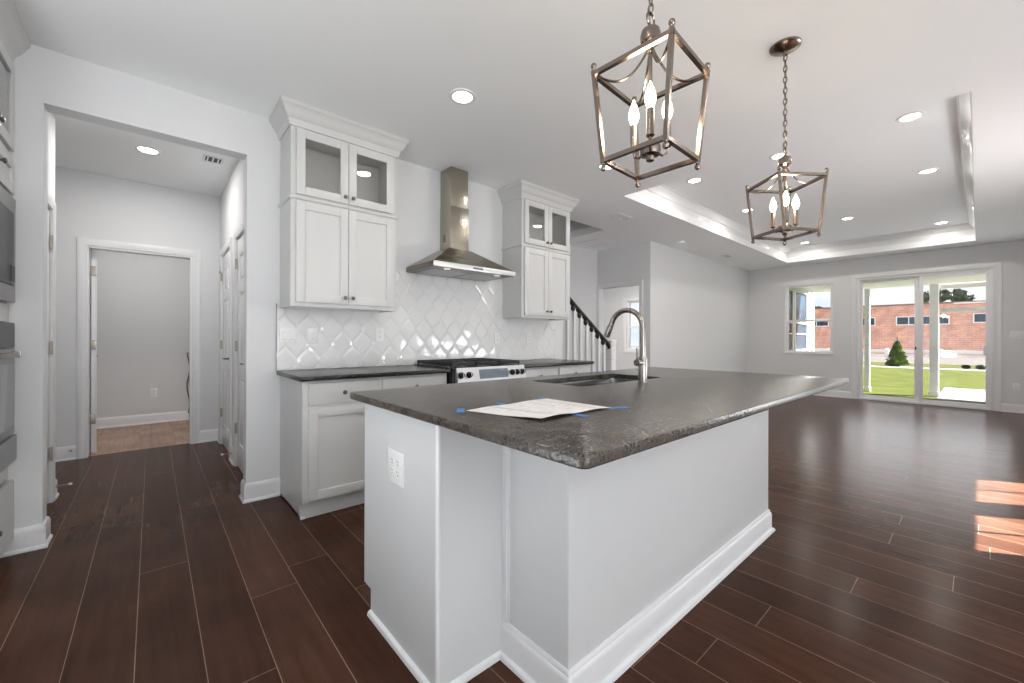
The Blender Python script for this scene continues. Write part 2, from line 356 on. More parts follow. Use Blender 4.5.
    def build(s, name, mat, parent=None, smooth=True):
        bm = s.bm
        bmesh.ops.recalc_face_normals(bm, faces=bm.faces[:])
        if parent is None:
            xs = [v.co for v in bm.verts]
            o = Vector(((min(v.x for v in xs)+max(v.x for v in xs))/2, (min(v.y for v in xs)+max(v.y for v in xs))/2, min(v.z for v in xs)))
        else: o = world_loc(parent)
        for v in bm.verts: v.co -= o
        me = bpy.data.meshes.new(name); bm.to_mesh(me); bm.free()
        me.materials.append(mat)
        if smooth:
            for p in me.polygons: p.use_smooth = True
            me.set_sharp_from_angle(angle=math.radians(32))
        ob = bpy.data.objects.new(name, me); COL.objects.link(ob)
        if parent is None: ob.location = o
        else: ob.parent = parent
        return ob
def world_loc(o):
    v = Vector((0, 0, 0))
    while o: v += o.location; o = o.parent
    return v
def tag(o, label, cat, group=None, kind=None):
    o['label'] = label; o['category'] = cat
    if group: o['group'] = group
    if kind: o['kind'] = kind
    return o
def struct(o): o['kind'] = 'structure'; return o
def thing(name, loc, label, cat, group=None):
    o = bpy.data.objects.new(name, None); COL.objects.link(o); o.location = loc; o.empty_display_size = 0.05
    return tag(o, label, cat, group)
def dup(root, loc, label, rotz=None, group=None):
    def cp(o, par):
        c = o.copy(); COL.objects.link(c); c.parent = par
        for ch in [k for k in bpy.data.objects if k.parent == o]: cp(ch, c)
        return c
    kids = [k for k in bpy.data.objects if k.parent == root]
    r = root.copy(); COL.objects.link(r); r.location = loc; r['label'] = label
    if rotz is not None: r.rotation_euler = (0, 0, rotz)
    if group: r['group'] = group
    for k in kids: cp(k, r)
    return r
def grid_cells(a0, a1, b0, b1, holes):
    A = sorted({a0, a1, *[h[0] for h in holes], *[h[1] for h in holes]}); B = sorted({b0, b1, *[h[2] for h in holes], *[h[3] for h in holes]})
    A = [a for a in A if a0 <= a <= a1]; B = [b for b in B if b0 <= b <= b1]
    return A, B, lambda i, j: any(h[0] <= (A[i]+A[i+1])/2 <= h[1] and h[2] <= (B[j]+B[j+1])/2 <= h[3] for h in holes)
def slab(mb, a0, a1, b0, b1, t0, t1, holes=(), put=None):
    """a watertight slab in (a,b) with rectangular holes, between t0 and t1; put maps (a,b,t) to xyz"""
    A, B, hole = grid_cells(a0, a1, b0, b1, holes)
    na, nb = len(A)-1, len(B)-1; sol = lambda i, j: 0 <= i < na and 0 <= j < nb and not hole(i, j)
    idx = {}; vs = []
    def V(i, j, t):
        if (i, j, t) not in idx: idx[(i, j, t)] = len(vs); vs.append(put(A[i], B[j], t1 if t else t0))
        return idx[(i, j, t)]
    fs = []
    for i in range(na):
        for j in range(nb):
            if not sol(i, j): continue
            fs += [(V(i,j,0),V(i+1,j,0),V(i+1,j+1,0),V(i,j+1,0)), (V(i,j,1),V(i,j+1,1),V(i+1,j+1,1),V(i+1,j,1))]
            for (di, dj, e) in ((-1,0,((i,j),(i,j+1))),(1,0,((i+1,j),(i+1,j+1))),(0,-1,((i,j),(i+1,j))),(0,1,((i,j+1),(i+1,j+1)))):
                if not sol(i+di, j+dj): fs.append((V(*e[0],0),V(*e[1],0),V(*e[1],1),V(*e[0],1)))
    return mb.add(vs, fs)
def wall_x(name, x0, x1, y0, y1, z0=0, z1=2.743, holes=(), mat=None):   # a wall running along X, holes (xa,xb,za,zb)
    return struct(slab(MB(), x0, x1, z0, z1, y0, y1, holes, lambda a, b, t: (a, t, b)).build(name, mat or WALL))
def wall_y(name, x0, x1, y0, y1, z0=0, z1=2.743, holes=(), mat=None):   # a wall running along Y, holes (ya,yb,za,zb)
    return struct(slab(MB(), y0, y1, z0, z1, x0, x1, holes, lambda a, b, t: (t, a, b)).build(name, mat or WALL))

# ================================================================== ROOM SHELL
H = 2.743; WY = 3.39; RY = -1.10          # ceiling height, face of the kitchen's back wall
SX = 10.35                    # face of the wall with the sliding door
struct(MB().box(-2.0, SX, -4.5, 5.70, -0.12, 0).build('floor', FLOOR))
struct(MB().box(-2.0, 1.2, 5.70, 7.5, -0.12, 0.0).build('floor_laundry', FLOOR2))
TX0, TX1, TY0, TY1, TZ = 3.93, 9.85, 0.03, 2.60, 3.02
slab_c = slab(MB(), -2.0, SX+0.15, -4.6, 7.5, H, H+0.1, [(TX0, TX1, TY0, TY1), (3.7, 4.95, 3.60, 4.30), (3.02, SX+0.15, -4.6, RY-0.12)], lambda a, b, t: (a, b, t))
struct(slab_c.build('ceiling', CEIL))
mb = MB(); slab(mb, TX0-.1, TX1+.1, TY0-.1, TY1+.1, TZ, TZ+.1, (), lambda a, b, t: (a, b, t)); struct(mb.build('ceiling_tray', CEIL))
mb = MB(); slab(mb, TX0-.1, TX1+.1, TY0-.1, TY1+.1, H+.1, TZ, [(TX0, TX1, TY0, TY1)], lambda a, b, t: (a, b, t)); struct(mb.build('trim_tray_sides', TRIM))
crown_t = [(0, TZ-0.095), (0.012, TZ-0.095), (0.016, TZ-0.082), (0.030, TZ-0.062), (0.052, TZ-0.042), (0.066, TZ-0.030), (0.070, TZ-0.016), (0.085, TZ-0.012), (0.085, TZ), (0, TZ)]
tp = [(TX0, TY0), (TX0, TY1), (TX1, TY1), (TX1, TY0)]
struct(MB().sweep(tp, crown_t, True).build('trim_tray_crown', TRIM))
mb = MB(); slab(mb, 3.6, 5.05, 3.5, 4.4, H+.1, 4.3, [(3.7, 4.95, 3.60, 4.30)], lambda a, b, t: (a, b, t)); mb.box(3.6, 5.05, 3.5, 4.4, 4.3, 4.4); struct(mb.build('wall_stairwell', WALL))

# kitchen back wall with the cased-less opening to the hall
OX0, OX1, OZ = -0.45, 0.498, 2.44
wall_x('wall_back', -2.0, 3.80, WY, WY+0.12, 0, H, [(OX0, OX1, 0, OZ)])
struct(MB().box(-1.32, -1.20, -4.5, -3.95, 0, H).build('wall_left_end', WALL))
wall_y('wall_left', -1.32, -1.20, -3.95, WY, 0, H, [(0.1, 1.9, 0.8, 2.3)])
wall_x('wall_dining', -1.32, 3.02, -4.62, -4.5, 0, H, [(-1.1, 1.9, 0.45, 2.45)])
wall_y('wall_dining_side', 2.90, 3.02, -4.5, -1.1, 0, H)
RY = -1.10
W1, W2 = (4.11, 4.88), (5.146, 5.926); WT = 2.43
wall_x('wall_right', 3.02, SX, RY-0.12, RY, 0, H, [(W1[0], W1[1], 0.85, WT), (W2[0], W2[1], 0.85, WT)])
# hall
wall_y('wall_hall_left', -0.65, -0.53, WY+.12, 4.42, 0, H, [(3.60, 4.26, 0, 2.04)])
wall_x('wall_hall_end', -1.9, -0.65, 4.30, 4.42, 0, H)
wall_y('wall_hall_far_left', -2.0, -1.9, 4.30, 5.65, 0, H)
HBY = 5.65
DX0, DX1 = -0.462, 0.327
wall_x('wall_hall_back', -2.0, 1.2, HBY, HBY+0.12, 0, H, [(DX0, DX1, 0, 2.035)])
wall_y('wall_hall_right', 0.57, 0.69, WY+.12, HBY, 0, H, [(3.66, 4.40, 0, 2.04), (4.74, 5.43, 0, 2.04)])
wall_x('wall_laundry_back', -2.0, 1.2, 7.35, 7.47, 0, H)
wall_y('wall_laundry_right', 1.08, 1.2, HBY+.12, 7.35, 0, H)
wall_y('wall_laundry_left', -2.0, -1.88, HBY+.12, 7.35, 0, H)
# stair hall and living room
wall_x('wall_stair', 1.5, 6.17, 4.55, 4.67, 0, H)
LX = 6.05; LY = 3.50
wall_y('wall_foyer', LX, LX+0.12, LY, 4.55, 0, H, [(3.70, 4.50, 0, 2.06)])
wall_x('wall_living', LX+.12, SX, LY, LY+0.12, 0, H)
wall_y('wall_study_window', 9.2, 9.32, LY+.12, 7.2, 0, H, [(5.35, 6.0, 0.88, 2.12)])
wall_x('wall_study_back', LX, 9.32, 7.2, 7.3, 0, H)
wall_y('wall_study_left', LX, LX+.12, 4.67, 7.2, 0, H)
struct(MB().box(LX+.12, 9.2, 5.70, 7.2, -0.12, 0).build('floor_study', FLOOR))
# far wall with window and slider
SY0, SY1, SZ = -0.170, 1.563, 2.345     # slider hole
NY0, NY1, NZ0, NZ1 = 1.930, 2.782, 0.878, 2.308
wall_y('wall_far', SX, SX+0.15, RY-.12, LY+.12, 0, H, [(SY0, SY1, 0, SZ), (NY0, NY1, NZ0, NZ1)])

# ------------------------------------------------------------------ baseboards and casings
BB = [(0, 0), (0.022, 0), (0.022, 0.012), (0.014, 0.022), (0.014, 0.105), (0.010, 0.122), (0.004, 0.130), (0, 0.130)]
def baseboard(name, path): return struct(MB().sweep(path, BB).build(name, TRIM))
baseboard('baseboard_back_left', [(-0.62, WY), (OX0, WY), (OX0, WY+.12), (-0.53, WY+.12), (-0.53, 3.54)])
baseboard('baseboard_back_right', [(0.57, 3.60), (0.57, WY+.12), (OX1, WY+.12), (OX1, WY), (0.715, WY)])
baseboard('baseboard_hall_left', [(-0.53, 4.32), (-0.53, 4.42), (-1.0, 4.42)])
baseboard('baseboard_hall_back_left', [(-1.9, HBY), (DX0-.078, HBY)])
baseboard('baseboard_hall_back_right', [(DX1+.072, HBY), (0.57, HBY), (0.57, 5.50)])
baseboard('baseboard_hall_right', [(0.57, 4.67), (0.57, 4.47)])
baseboard('baseboard_laundry', [(-1.88, 7.35), (1.08, 7.35), (1.08, 5.8)])
baseboard('baseboard_far_left', [(LX+.0, LY), (SX, LY), (SX, SY1+.085)])
baseboard('baseboard_far_right', [(SX, SY0-.085), (SX, RY), (3.1, RY)])
baseboard('baseboard_stair', [(4.6, 4.55), (LX, 4.55)])

def casing(name, M, u0, u1, h, w=0.075, sill=None, t=0.018, parts='LTR'):
    """stepped casing round an opening u0..u1 x 0..h, drawn in the wall's own frame"""
    prof = [(0.003, 0), (0.003, .009), (.007, .012), (w*.35, .012), (w*.47, .017), (w*.82, .018), (w, .013), (w, 0)]
    mb = MB(M)
    if sill is None: mb.sweep([(u1, 0), (u1, h), (u0, h), (u0, 0)], prof)
    else: mb.sweep([(u1, sill), (u1, h), (u0, h), (u0, sill)], prof, True)
    return struct(mb.build(name, TRIM))
casing('trim_laundry_casing', frame('mY', 0, HBY, 0), DX0, DX1, 2.035, 0.072)
casing('trim_hall_far_casing', frame('mX', 0.57, 0, 0), -5.43, -4.74, 2.04, 0.068)
casing('trim_hall_near_casing', frame('mX', 0.57, 0, 0), -4.40, -3.66, 2.04, 0.068)
casing('trim_hall_left_casing', frame('pX', -0.53, 0, 0), 3.60, 4.26, 2.04, 0.068)
casing('trim_foyer_casing', frame('mX', LX, 0, 0), -4.50, -3.70, 2.06, 0.07)
casing('trim_slider_casing', frame('mX', SX, 0, 0), -SY1, -SY0, SZ, 0.085)

# ------------------------------------------------------------------ hall doors
def panel_door(name, M, w, h, hinge_u, hinge_w=0.0, knob_u=None, t=0.038):
    """six-panel slab lying at w in [-t,0] of frame M; u runs 0..w"""
    mb = MB(M); mb.box(0.003, w-0.003, 0.009, h-0.005, -t, -0.010, 0.001)
    us = (0.0, 0.105, w/2-0.045, w/2+0.045, w-0.105, w)
    for a, b in ((us[0], us[1]), (us[2], us[3]), (us[4], us[5])): mb.box(max(a, .002), min(b, w-.002), 0.008, h-0.004, -0.012, 0, 0.002)
    vs = (0.008, 0.22, 0.80, 0.94, 1.55, 1.65, 1.88, h-0.004)
    for a, b in ((vs[0], vs[1]), (vs[2], vs[3]), (vs[4], vs[5]), (vs[6], vs[7])): mb.box(0.0025, w-.0025, a, b, -0.0125, 0.0004, 0.002)
    for (a, b) in ((us[1], us[2]), (us[3], us[4])):
        for (c, d) in ((vs[1], vs[2]), (vs[3], vs[4]), (vs[5], vs[6])): mb.box(a+.03, b-.03, c+.03, d-.03, -0.012, -0.002, 0.006)
    d = struct(mb.build(name, TRIM))
    for z in (0.345, 1.08, 1.815):
        hb = MB(M); hb.box(hinge_u-.016, hinge_u+.016, z-.045, z+.045, hinge_w-.002, hinge_w+.006, .001); hb.tube([M.inverted() @ (M @ Vector((hinge_u, z-.047, hinge_w+.008))), (hinge_u, z+.047, hinge_w+.008)], .006, 8)
        hb.build('hinge', HINGE, d)
    if knob_u is not None:
        kb = MB(M); kb.tube([(knob_u, 0.95, 0), (knob_u, 0.95, 0.012)], .03, 14); kb.tube([(knob_u, 0.95, .01), (knob_u, 0.95, .045)], .009, 10); kb.tube([(knob_u, .95, .045), (knob_u+(0.10 if knob_u < w/2 else -0.10), .95, .05)], .009, 10)
        kb.build('door_handle', KNOBM, d)
    return d
d1 = panel_door('door_1', frame('mX', 0.578, 5.425, 0), 0.68, 2.035, 0.0, 0.006, 0.60)
d2 = panel_door('door_2', frame('mX', 0.578, 4.395, 0), 0.73, 2.035, 0.0, 0.006, 0.66)
hp = MB(); hp.tube([(0.555, 5.43, 1.865), (0.545, 5.43, 1.865)], .012, 10); hp.tube([(0.55, 5.36, 1.868), (0.55, 5.49, 1.868)], .004, 8); hp.build('hinge_pin_stop', HINGE, d1)
d3 = panel_door('door_3', frame('pX', -0.537, 3.605, 0), 0.65, 2.035, 0.645, 0.006)
# laundry door, swung open into the laundry, seen edge-on
d4 = panel_door('door_4', frame('pX', -0.412, 5.778, 0) @ Matrix.Rotation(math.radians(9), 4, 'Y'), 0.78, 2.03, 0.0, -0.02, 0.70)
for z in (0.345, 1.08, 1.815):
    MB().box(-0.458, -0.418, 5.766, 5.775, z-.045, z+.045, .001).build('hinge', HINGE, d4)
mb = MB()
for (a, b) in ((DX0, DX0+.004), (DX1-.016, DX1)): mb.box(a, b, HBY-.001, HBY+.121, 0, 2.02)
mb.box(DX0, DX1, HBY-.001, HBY+.121, 2.02, 2.035)
struct(mb.build('trim_laundry_jamb', TRIM))

def door_stop(name, p, d, label):
    p = Vector(p); d = Vector(d); t = thing(name, p, label, 'door stop')
    MB().tube([p, p+d*0.006], .013, 12).build('base', HINGE, t)
    n = 40; side = Vector((-d.y, d.x, 0))
    MB().tube([p+d*(0.006+0.058*i/n)+(side*math.cos(i*1.3)+Vector((0, 0, 1))*math.sin(i*1.3))*0.0042 for i in range(n+1)], .0014, 5).build('spring', HINGE, t)
    MB().tube([p+d*0.062, p+d*0.080], .008, 10).build('tip', RUBBER, t)
door_stop('door_stop', (-0.516, 4.37, 0.085), (1, 0, 0), 'spring door stop on the left baseboard just inside the hall opening')
door_stop('door_stop', (0.556, 4.57, 0.085), (-1, 0, 0), 'spring door stop low on the right hall wall between the two panel doors')
door_stop('door_stop', (-0.575, HBY-.014, 0.085), (0, -1, 0), 'spring door stop on the baseboard left of the laundry doorway')

# ------------------------------------------------------------------ windows and the sliding door
def window_y(name, x, y0, y1, z0, z1, depth=0.15, meet=True, glassmat=GLASS, face=-1):
    """double-hung window in a wall that runs along Y; room side is face"""
    mb = MB(); f = 0.038; xa, xb = x+0.02, x+0.11
    for (a, b) in ((y0, y0+f), (y1-f, y1)): mb.box(xa, xb, a, b, z0, z1, .003)
    mb.box(xa+.001, xb-.001, y0+f, y1-f, z0, z0+f, .003); mb.box(xa+.001, xb-.001, y0+f, y1-f, z1-f, z1, .003)
    zm = (z0+z1)/2-0.04
    if meet: mb.box(xa+.012, xb-.012, y0+f, y1-f, zm-.022, zm+.022, .003)
    for (a, b) in ((y0+f, y0+f+.02), (y1-f-.02, y1-f)): mb.box(xa+.015, xb-.015, a, b, z0+f, z1-f, .002)
    w = struct(mb.build(name, VINYL))
    MB().box(x+.060, x+.066, y0+f, y1-f, z0+f, z1-f).build('pane', glassmat, w)
    return w
w1 = window_y('window_1', SX, NY0, NY1, NZ0, NZ1)
mb = MB(frame('mX', SX, 0, 0)); mb.box(-NY1-.02, -NY0+.02, NZ0-.03, NZ0, -0.02, 0.02, .004); mb.build('window_sill', TRIM, w1)
# slim bright liner round the window opening
mb = MB()
for (a, b) in ((NY0+.0005, NY0+.006), (NY1-.006, NY1-.0005)): mb.box(SX-.002, SX+.15, a, b, NZ0, NZ1)
mb.box(SX-.003, SX+.15, NY0+.006, NY1-.006, NZ1-.006, NZ1-.0005); mb.box(SX-.003, SX+.15, NY0+.006, NY1-.006, NZ0+.0005, NZ0+.006); struct(mb.build('trim_window_liner', TRIM))
w2 = window_y('window_2', 9.22, 5.35, 6.0, 0.88, 2.12)
casing('trim_study_window', frame('mX', 9.2, 0, 0), -6.0, -5.35, 2.12, 0.08, sill=0.88)
def window_x(name, y, x0, x1, z0, z1):
    mb = MB(); f = 0.02; ya, yb = y-.10, y-.02
    for (a, b) in ((x0, x0+f), (x1-f, x1)): mb.box(a, b, ya, yb, z0, z1, .002)
    mb.box(x0+f, x1-f, ya+.001, yb-.001, z0, z0+f, .002); mb.box(x0+f, x1-f, ya+.001, yb-.001, z1-f, z1, .002)
    xm = (x0+x1)/2; mb.box(xm-.009, xm+.009, ya+.03, yb-.03, z0+f, z1-f)
    w = struct(mb.build(name, VINYL)); MB().box(x0+f, x1-f, y-.062, y-.058, z0+f, z1-f).build('pane', GLASS, w); return w
window_x('window_3', RY, W1[0], W1[1], 0.85, WT); window_x('window_4', RY, W2[0], W2[1], 0.85, WT)
def big_window(name, M, u0, u1, z0, z1):
    mb = MB(M); n = 3; f = 0.06
    mb.box(u0, u1, z0, z0+f, -.098, -.022, .003); mb.box(u0, u1, z1-f, z1, -.098, -.022, .003)
    for k in range(n+1): c = u0+(u1-u0)*k/n; mb.box(max(u0, c-f/2), min(u1, c+f/2), z0, z1, -.1, -.02, .003)
    w = struct(mb.build(name, VINYL)); g = MB(M); g.box(u0+.01, u1-.01, z0+.01, z1-.01, -.062, -.058); g.build('pane', GLASS, w)
big_window('added_window_5', frame('pY', 0, -4.5, 0), -1.9, 1.1, 0.45, 2.45)  # unseen window, added to let sky light in from behind
big_window('added_window_6', frame('pX', -1.2, 0, 0), 0.1, 1.9, 0.8, 2.3)  # unseen window, added here to light the island's left side

# sliding glass door: outer frame, two panels, handle
sl = MB(); xa, xb = SX+0.01, SX+0.14
sl.box(xa, xb, SY0+.001, SY0+.035, 0, SZ-.001, .003); sl.box(xa, xb, SY1-.035, SY1-.001, 0, SZ-.001, .003); sl.box(xa+.001, xb-.001, SY0+.035, SY1-.035, SZ-.035, SZ-.001, .003); sl.box(xa+.001, xb-.001, SY0+.035, SY1-.035, 0, 0.035, .003)
slider = struct(sl.build('door_5', VINYL))
def slider_panel(y0, y1, x0, x1, s0, s1):
    m = MB(); zb, zt = 0.035, SZ-.035
    m.box(x0, x1, y0, y0+s0, zb, zt, .004); m.box(x0, x1, y1-s1, y1, zb, zt, .004); m.box(x0+.001, x1-.001, y0+s0, y1-s1, zt-.05, zt, .004); m.box(x0+.001, x1-.001, y0+s0, y1-s1, zb, zb+.055, .004)
    p = m.build('sash', VINYL, slider); xm = (x0+x1)/2
    MB().box(xm-.004, xm+.004, y0+s0, y1-s1, zb+.055, zt-.05).build('pane', GLASS, p)
    return p
p_fix = slider_panel(0.700, SY1-.035, SX+.085, SX+.125, .066, .040)
p_mov = slider_panel(SY0+.035, 0.705, SX+.03, SX+.07, .052, .055)
m = MB(); m.box(SX+.008, SX+.03, -0.085, -0.055, 0.93, 0.99, .004); m.box(SX-.03, SX+.03, -0.082, -0.058, 0.985, 1.0, .004); m.box(SX-.03, SX-.018, -0.086, -0.054, 0.90, 1.06, .005); m.box(SX-.03, SX+.03, -0.082, -0.058, 0.915, 0.93, .004)
m.build('handle', VINYL, slider)
m = MB(); m.box(SX+.02, SX+.03, 0.735, 0.755, 0.98, 1.03, .002); m.build('latch', BLACK, slider)

# ================================================================== KITCHEN
def shaker(M, u0, u1, v0, v1, name, parent, mat=CAB, rail=0.057, t=0.02, glass=None):
    mb = MB(M)
    mb.box(u0, u0+rail, v0, v1, 0, t, .0025); mb.box(u1-rail, u1, v0, v1, 0, t, .0025)
    mb.box(u0+rail, u1-rail, v0, v0+rail, 0, t-.0003, .0015); mb.box(u0+rail, u1-rail, v1-rail, v1, 0, t-.0003, .0015)
    if glass is None:
        mb.box(u0+.01, u1-.01, v0+.01, v1-.01, 0.001, t-0.011)
    d = mb.build(name, mat, parent)
    if glass is not None:
        g = MB(M); g.box(u0+rail-.004, u1-rail+.004, v0+rail-.004, v1-rail+.004, 0.006, 0.010); g.build('glass_pane', glass, d)
    return d
def knob(M, u, v, parent, w=0.02):
    mb = MB(M)
    prof = [(0.007, 0), (0.0055, .008), (.006, .012), (.013, .018), (.0145, .023), (.011, .028), (.002, .030)]
    n = 14; vs = []; 
    for r, h in prof: vs += [(u+r*math.cos(2*PI*k/n), v+r*math.sin(2*PI*k/n), w+h) for k in range(n)]
    fs = [(i*n+k, i*n+(k+1) % n, (i+1)*n+(k+1) % n, (i+1)*n+k) for i in range(len(prof)-1) for k in range(n)]+[tuple(range(n)), tuple((len(prof)-1)*n+k for k in range(n))]
    mb.add(vs, fs); return mb.build('knob', KNOBM, parent)

CROWN = [(0, 2.600), (0.012, 2.600), (0.014, 2.618), (0.020, 2.628), (0.022, 2.642), (0.036, 2.658), (0.052, 2.682), (0.060, 2.706), (0.072, 2.716), (0.074, 2.741), (0, 2.741)]
def wall_cabinet(x0, x1, label):
    yb, yf = WY-.002, WY-.31; zb, zm, zt = 1.372, 2.118, 2.605
    t = thing('wall_cabinet', ((x0+x1)/2, WY-.16, zb), label, 'cabinet', 'stacked kitchen wall cabinets')
    mb = MB(); mb.box(x0, x1, yf, yb, zb+.02, zm); mb.box(x0, x1, yf, yf+.02, zb, zb+.02); mb.box(x0, x0+.018, yf+.02, yb, zb, zb+.02); mb.box(x1-.018, x1, yf+.02, yb, zb, zb+.02)
    mb.build('lower_case', CAB, t)
    mb = MB()
    f2 = yf+.02
    mb.box(x0, x0+.018, f2, yb, zm, zt); mb.box(x1-.018, x1, f2, yb, zm, zt); mb.box(x0+.018, x1-.018, f2, yb, zm, zm+.02); mb.box(x0+.001, x1-.001, yf+.001, yb, zt, zt+.136)
    mb.box(x0, x0+.04, yf, f2, zm, zt); mb.box(x1-.04, x1, yf, f2, zm, zt); mb.box(x0+.04, x1-.04, yf, f2, zm, zm+.04); mb.box(x0+.04, x1-.04, yf, f2, zt-.03, zt); mb.box((x0+x1)/2-.03, (x0+x1)/2+.03, yf, f2, zm+.04, zt-.03)
    mb.build('upper_case', CAB, t)
    MB().box(x0+.018, x1-.018, yb-.012, yb-.006, zm+.02, zt-.02).build('back_panel', CABIN, t)
    P = [(x1, yb), (x1, yf), (x0, yf), (x0, yb)][::-1]
    # travel from left-back round the front to right-back; outside lies to the right-hand side
    MB().sweep(P, [(-.001, zm-.012), (.007, zm-.012), (.012, zm-.006), (.012, zm+.004), (.006, zm+.010), (-.001, zm+.010)]).build('ledge_molding', CAB, t)
    MB().sweep(P, CROWN).build('crown_molding', CAB, t)
    M = frame('mY', 0, yf, 0); c = (x0+x1)/2; g = 0.0015
    a, b = x0+.03, x1-.03
    for (u0, u1, ku) in ((a, c-g, c-.028), (c+g, b, c+.028)):
        d = shaker(M, u0, u1, zb+.030, zm-.022, 'door', t); knob(M, ku, zb+.075, d)
        d = shaker(M, u0, u1, zm+.022, zt-.018, 'glass_door', t, glass=CABGLASS); knob(M, ku, zm+.065, d)
    return t
wall_cabinet(0.705, 1.467, 'white stacked wall cabinet with two glass doors on top, left of the range hood')
wall_cabinet(2.835, 3.585, 'white stacked wall cabinet with two glass doors on top, right of the range hood')

def base_cabinet(x0, x1, label, left_end=False, right_end=False, door=True):
    yb, yf = WY-.002, 2.80
    t = thing('base_cabinet', ((x0+x1)/2, 3.1, 0), label, 'cabinet', 'kitchen base cabinets')
    mb = MB(); mb.box(x0, x1, yf, yb, .105, .882, .002); mb.box(x0+.002, x1-.002, yf+.05, yb, 0, .11)
    mb.build('case', CAB, t)
    if left_end:
        MB().prism([(yf, .882), (yb, .882), (yb, .0), (yf+.05, .0), (yf+.05, .105), (yf, .105)], x0-.006, x0, 'x').build('end_panel', CAB, t)
        MB().sweep([(x0-.006, yb), (x0-.006, yf+.03), (x0+.02, yf+.03)][::1], [(0, 0), (-.014, 0), (-.014, .008), (-.006, .018), (0, .018)]).build('shoe_molding', TRIM, t)
    if right_end: MB().box(x1, x1+.006, yf, yb, 0.0, .882).build('end_panel', CAB, t)
    MB().box(x0, x1, yf+.035, yf+.05, 0, .10).build('toe_kick', CAB, t)
    M = frame('mY', 0, yf, 0); c = (x0+x1)/2
    mb = MB(M); mb.box(x0+.026, x1-.014, .728, .864, 0, .02, .004); d = mb.build('drawer', CAB, t); knob(M, c, .796, d)
    if x1-x0 < 0.5:
        d = shaker(M, x0+.026, x1-.014, .120, .704, 'door', t); knob(M, x1-.045, .66, d)
    else:
        d = shaker(M, x0+.026, c-.0015, .120, .704, 'door', t); knob(M, c-.03, .66, d)
        d = shaker(M, c+.0015, x1-.014, .120, .704, 'door', t); knob(M, c+.03, .66, d)
    return t
base_cabinet(0.715, 1.203, 'white base cabinet with one drawer over one door, nearest the hall opening', left_end=True)
base_cabinet(1.203, 1.768, 'white base cabinet immediately left of the range, mostly hidden by the island worktop')
base_cabinet(2.551, 3.06, 'white base cabinet immediately right of the range, only its drawer front showing')
base_cabinet(3.06, 3.575, 'white base cabinet at the stair end of the back counter', right_end=True)

def worktop_back(x0, x1, label):
    o = MB().box(x0, x1, 2.742, WY-.001, .884, .914, .004).build('worktop', GRANITE2)
    return tag(o, label, 'worktop', 'back counter worktops')
worktop_back(0.684, 1.770, 'black granite worktop on the back counter left of the range')
worktop_back(2.551, 3.60, 'black granite worktop on the back counter right of the range')

# ---- backsplash: pointed hexagon tiles, each a pillowed bevelled face
def clip(poly, axis, lim, keep_less):
    out = []
    for i in range(len(poly)):
        a, b = poly[i], poly[(i+1) % len(poly)]
        ia = (a[axis] <= lim) == keep_less or a[axis] == lim; ib = (b[axis] <= lim) == keep_less or b[axis] == lim
        if ia: out.append(a)
        if ia != ib:
            f = (lim-a[axis])/(b[axis]-a[axis]); out.append((a[0]+(b[0]-a[0])*f, a[1]+(b[1]-a[1])*f))
    return out
HX0, HX1, HC = 1.712, 2.600, 2.160
BX0, BX1, BZ0, BZ1 = 0.684, 3.66, 0.915, 1.745
tw, tv, ts = 0.165, 0.030, 0.089
tb = MB(); y0 = WY-.005
for r in range(-7, 3):
    for k in range(-10, 13):
        cx = 1.976+k*tw+(tw/2 if r % 2 else 0); cz = 1.585+r*(tv+ts)
        g = 0.0009; hw, hv, hs = tw/2-g, tv/2-g*.3, ts
        poly = [(cx, cz+hv+hs-g), (cx-hw, cz+hv), (cx-hw, cz-hv), (cx, cz-hv-hs+g), (cx+hw, cz-hv), (cx+hw, cz+hv)]
        top = BZ1 if 1.467 <= cx <= 2.835 else 1.374
        for ax, lim, less in ((0, BX0, False), (0, BX1, True), (1, BZ0, False), (1, top, True)):
            if poly: poly = clip(poly, ax, lim, less)
        q = []
        for p_ in poly:
            if not q or (abs(p_[0]-q[-1][0])+abs(p_[1]-q[-1][1])) > 1e-4: q.append(p_)
        poly = q
        if len(poly) < 3: continue
        mx = sum(p_[0] for p_ in poly)/len(poly); mz = sum(p_[1] for p_ in poly)/len(poly)
        ar = max(p_[0] for p_ in poly)-min(p_[0] for p_ in poly)
        if ar < .012: continue
        ax_, az_ = random.uniform(-.035, .035), random.uniform(-.03, .03)
        n = len(poly); vs = []
        for f_, yy in ((1.0, y0), (1.0, y0-.004), (0.74, y0-.0079), (0.30, y0-.0083)):
            for p_ in poly:
                px, pz = mx+(p_[0]-mx)*f_, mz+(p_[1]-mz)*f_
                vs.append((px, yy-(0 if yy == y0 else (px-mx)*ax_+(pz-mz)*az_), pz))
        fs = [(i*n+a, i*n+(a+1) % n, (i+1)*n+(a+1) % n, (i+1)*n+a) for i in range(3) for a in range(n)]+[tuple(3*n+a for a in range(n)), tuple(range(n))]
        tb.add(vs, fs)
bs = thing('backsplash', (2.17, WY-.006, .915), 'glossy white pointed-hexagon tile backsplash on the kitchen back wall', 'backsplash')
tb.build('tile_field', TILE, bs, smooth=False)
mb = MB(); mb.prism([(BX0, BZ0), (BX1, BZ0), (BX1, 1.370), (2.833, 1.370), (2.833, BZ1), (1.469, BZ1), (1.469, 1.370), (BX0, 1.370)], y0-.002, WY-.001, 'y'); mb.build('grout_bed', GROUT, bs)
for (a_, b_, c_, d_) in ((BX0-.004, BX0, BZ0, 1.405), (BX1, BX1+.004, BZ0, 1.370), (1.470, HX0-.002, BZ1, BZ1+.004), (HX1+.002, 2.832, BZ1, BZ1+.004)):
    MB().box(a_, b_, WY-.012, WY-.001, c_, d_).build('edge_trim', GREYMETAL if a_ < 1 else GROUT, bs)

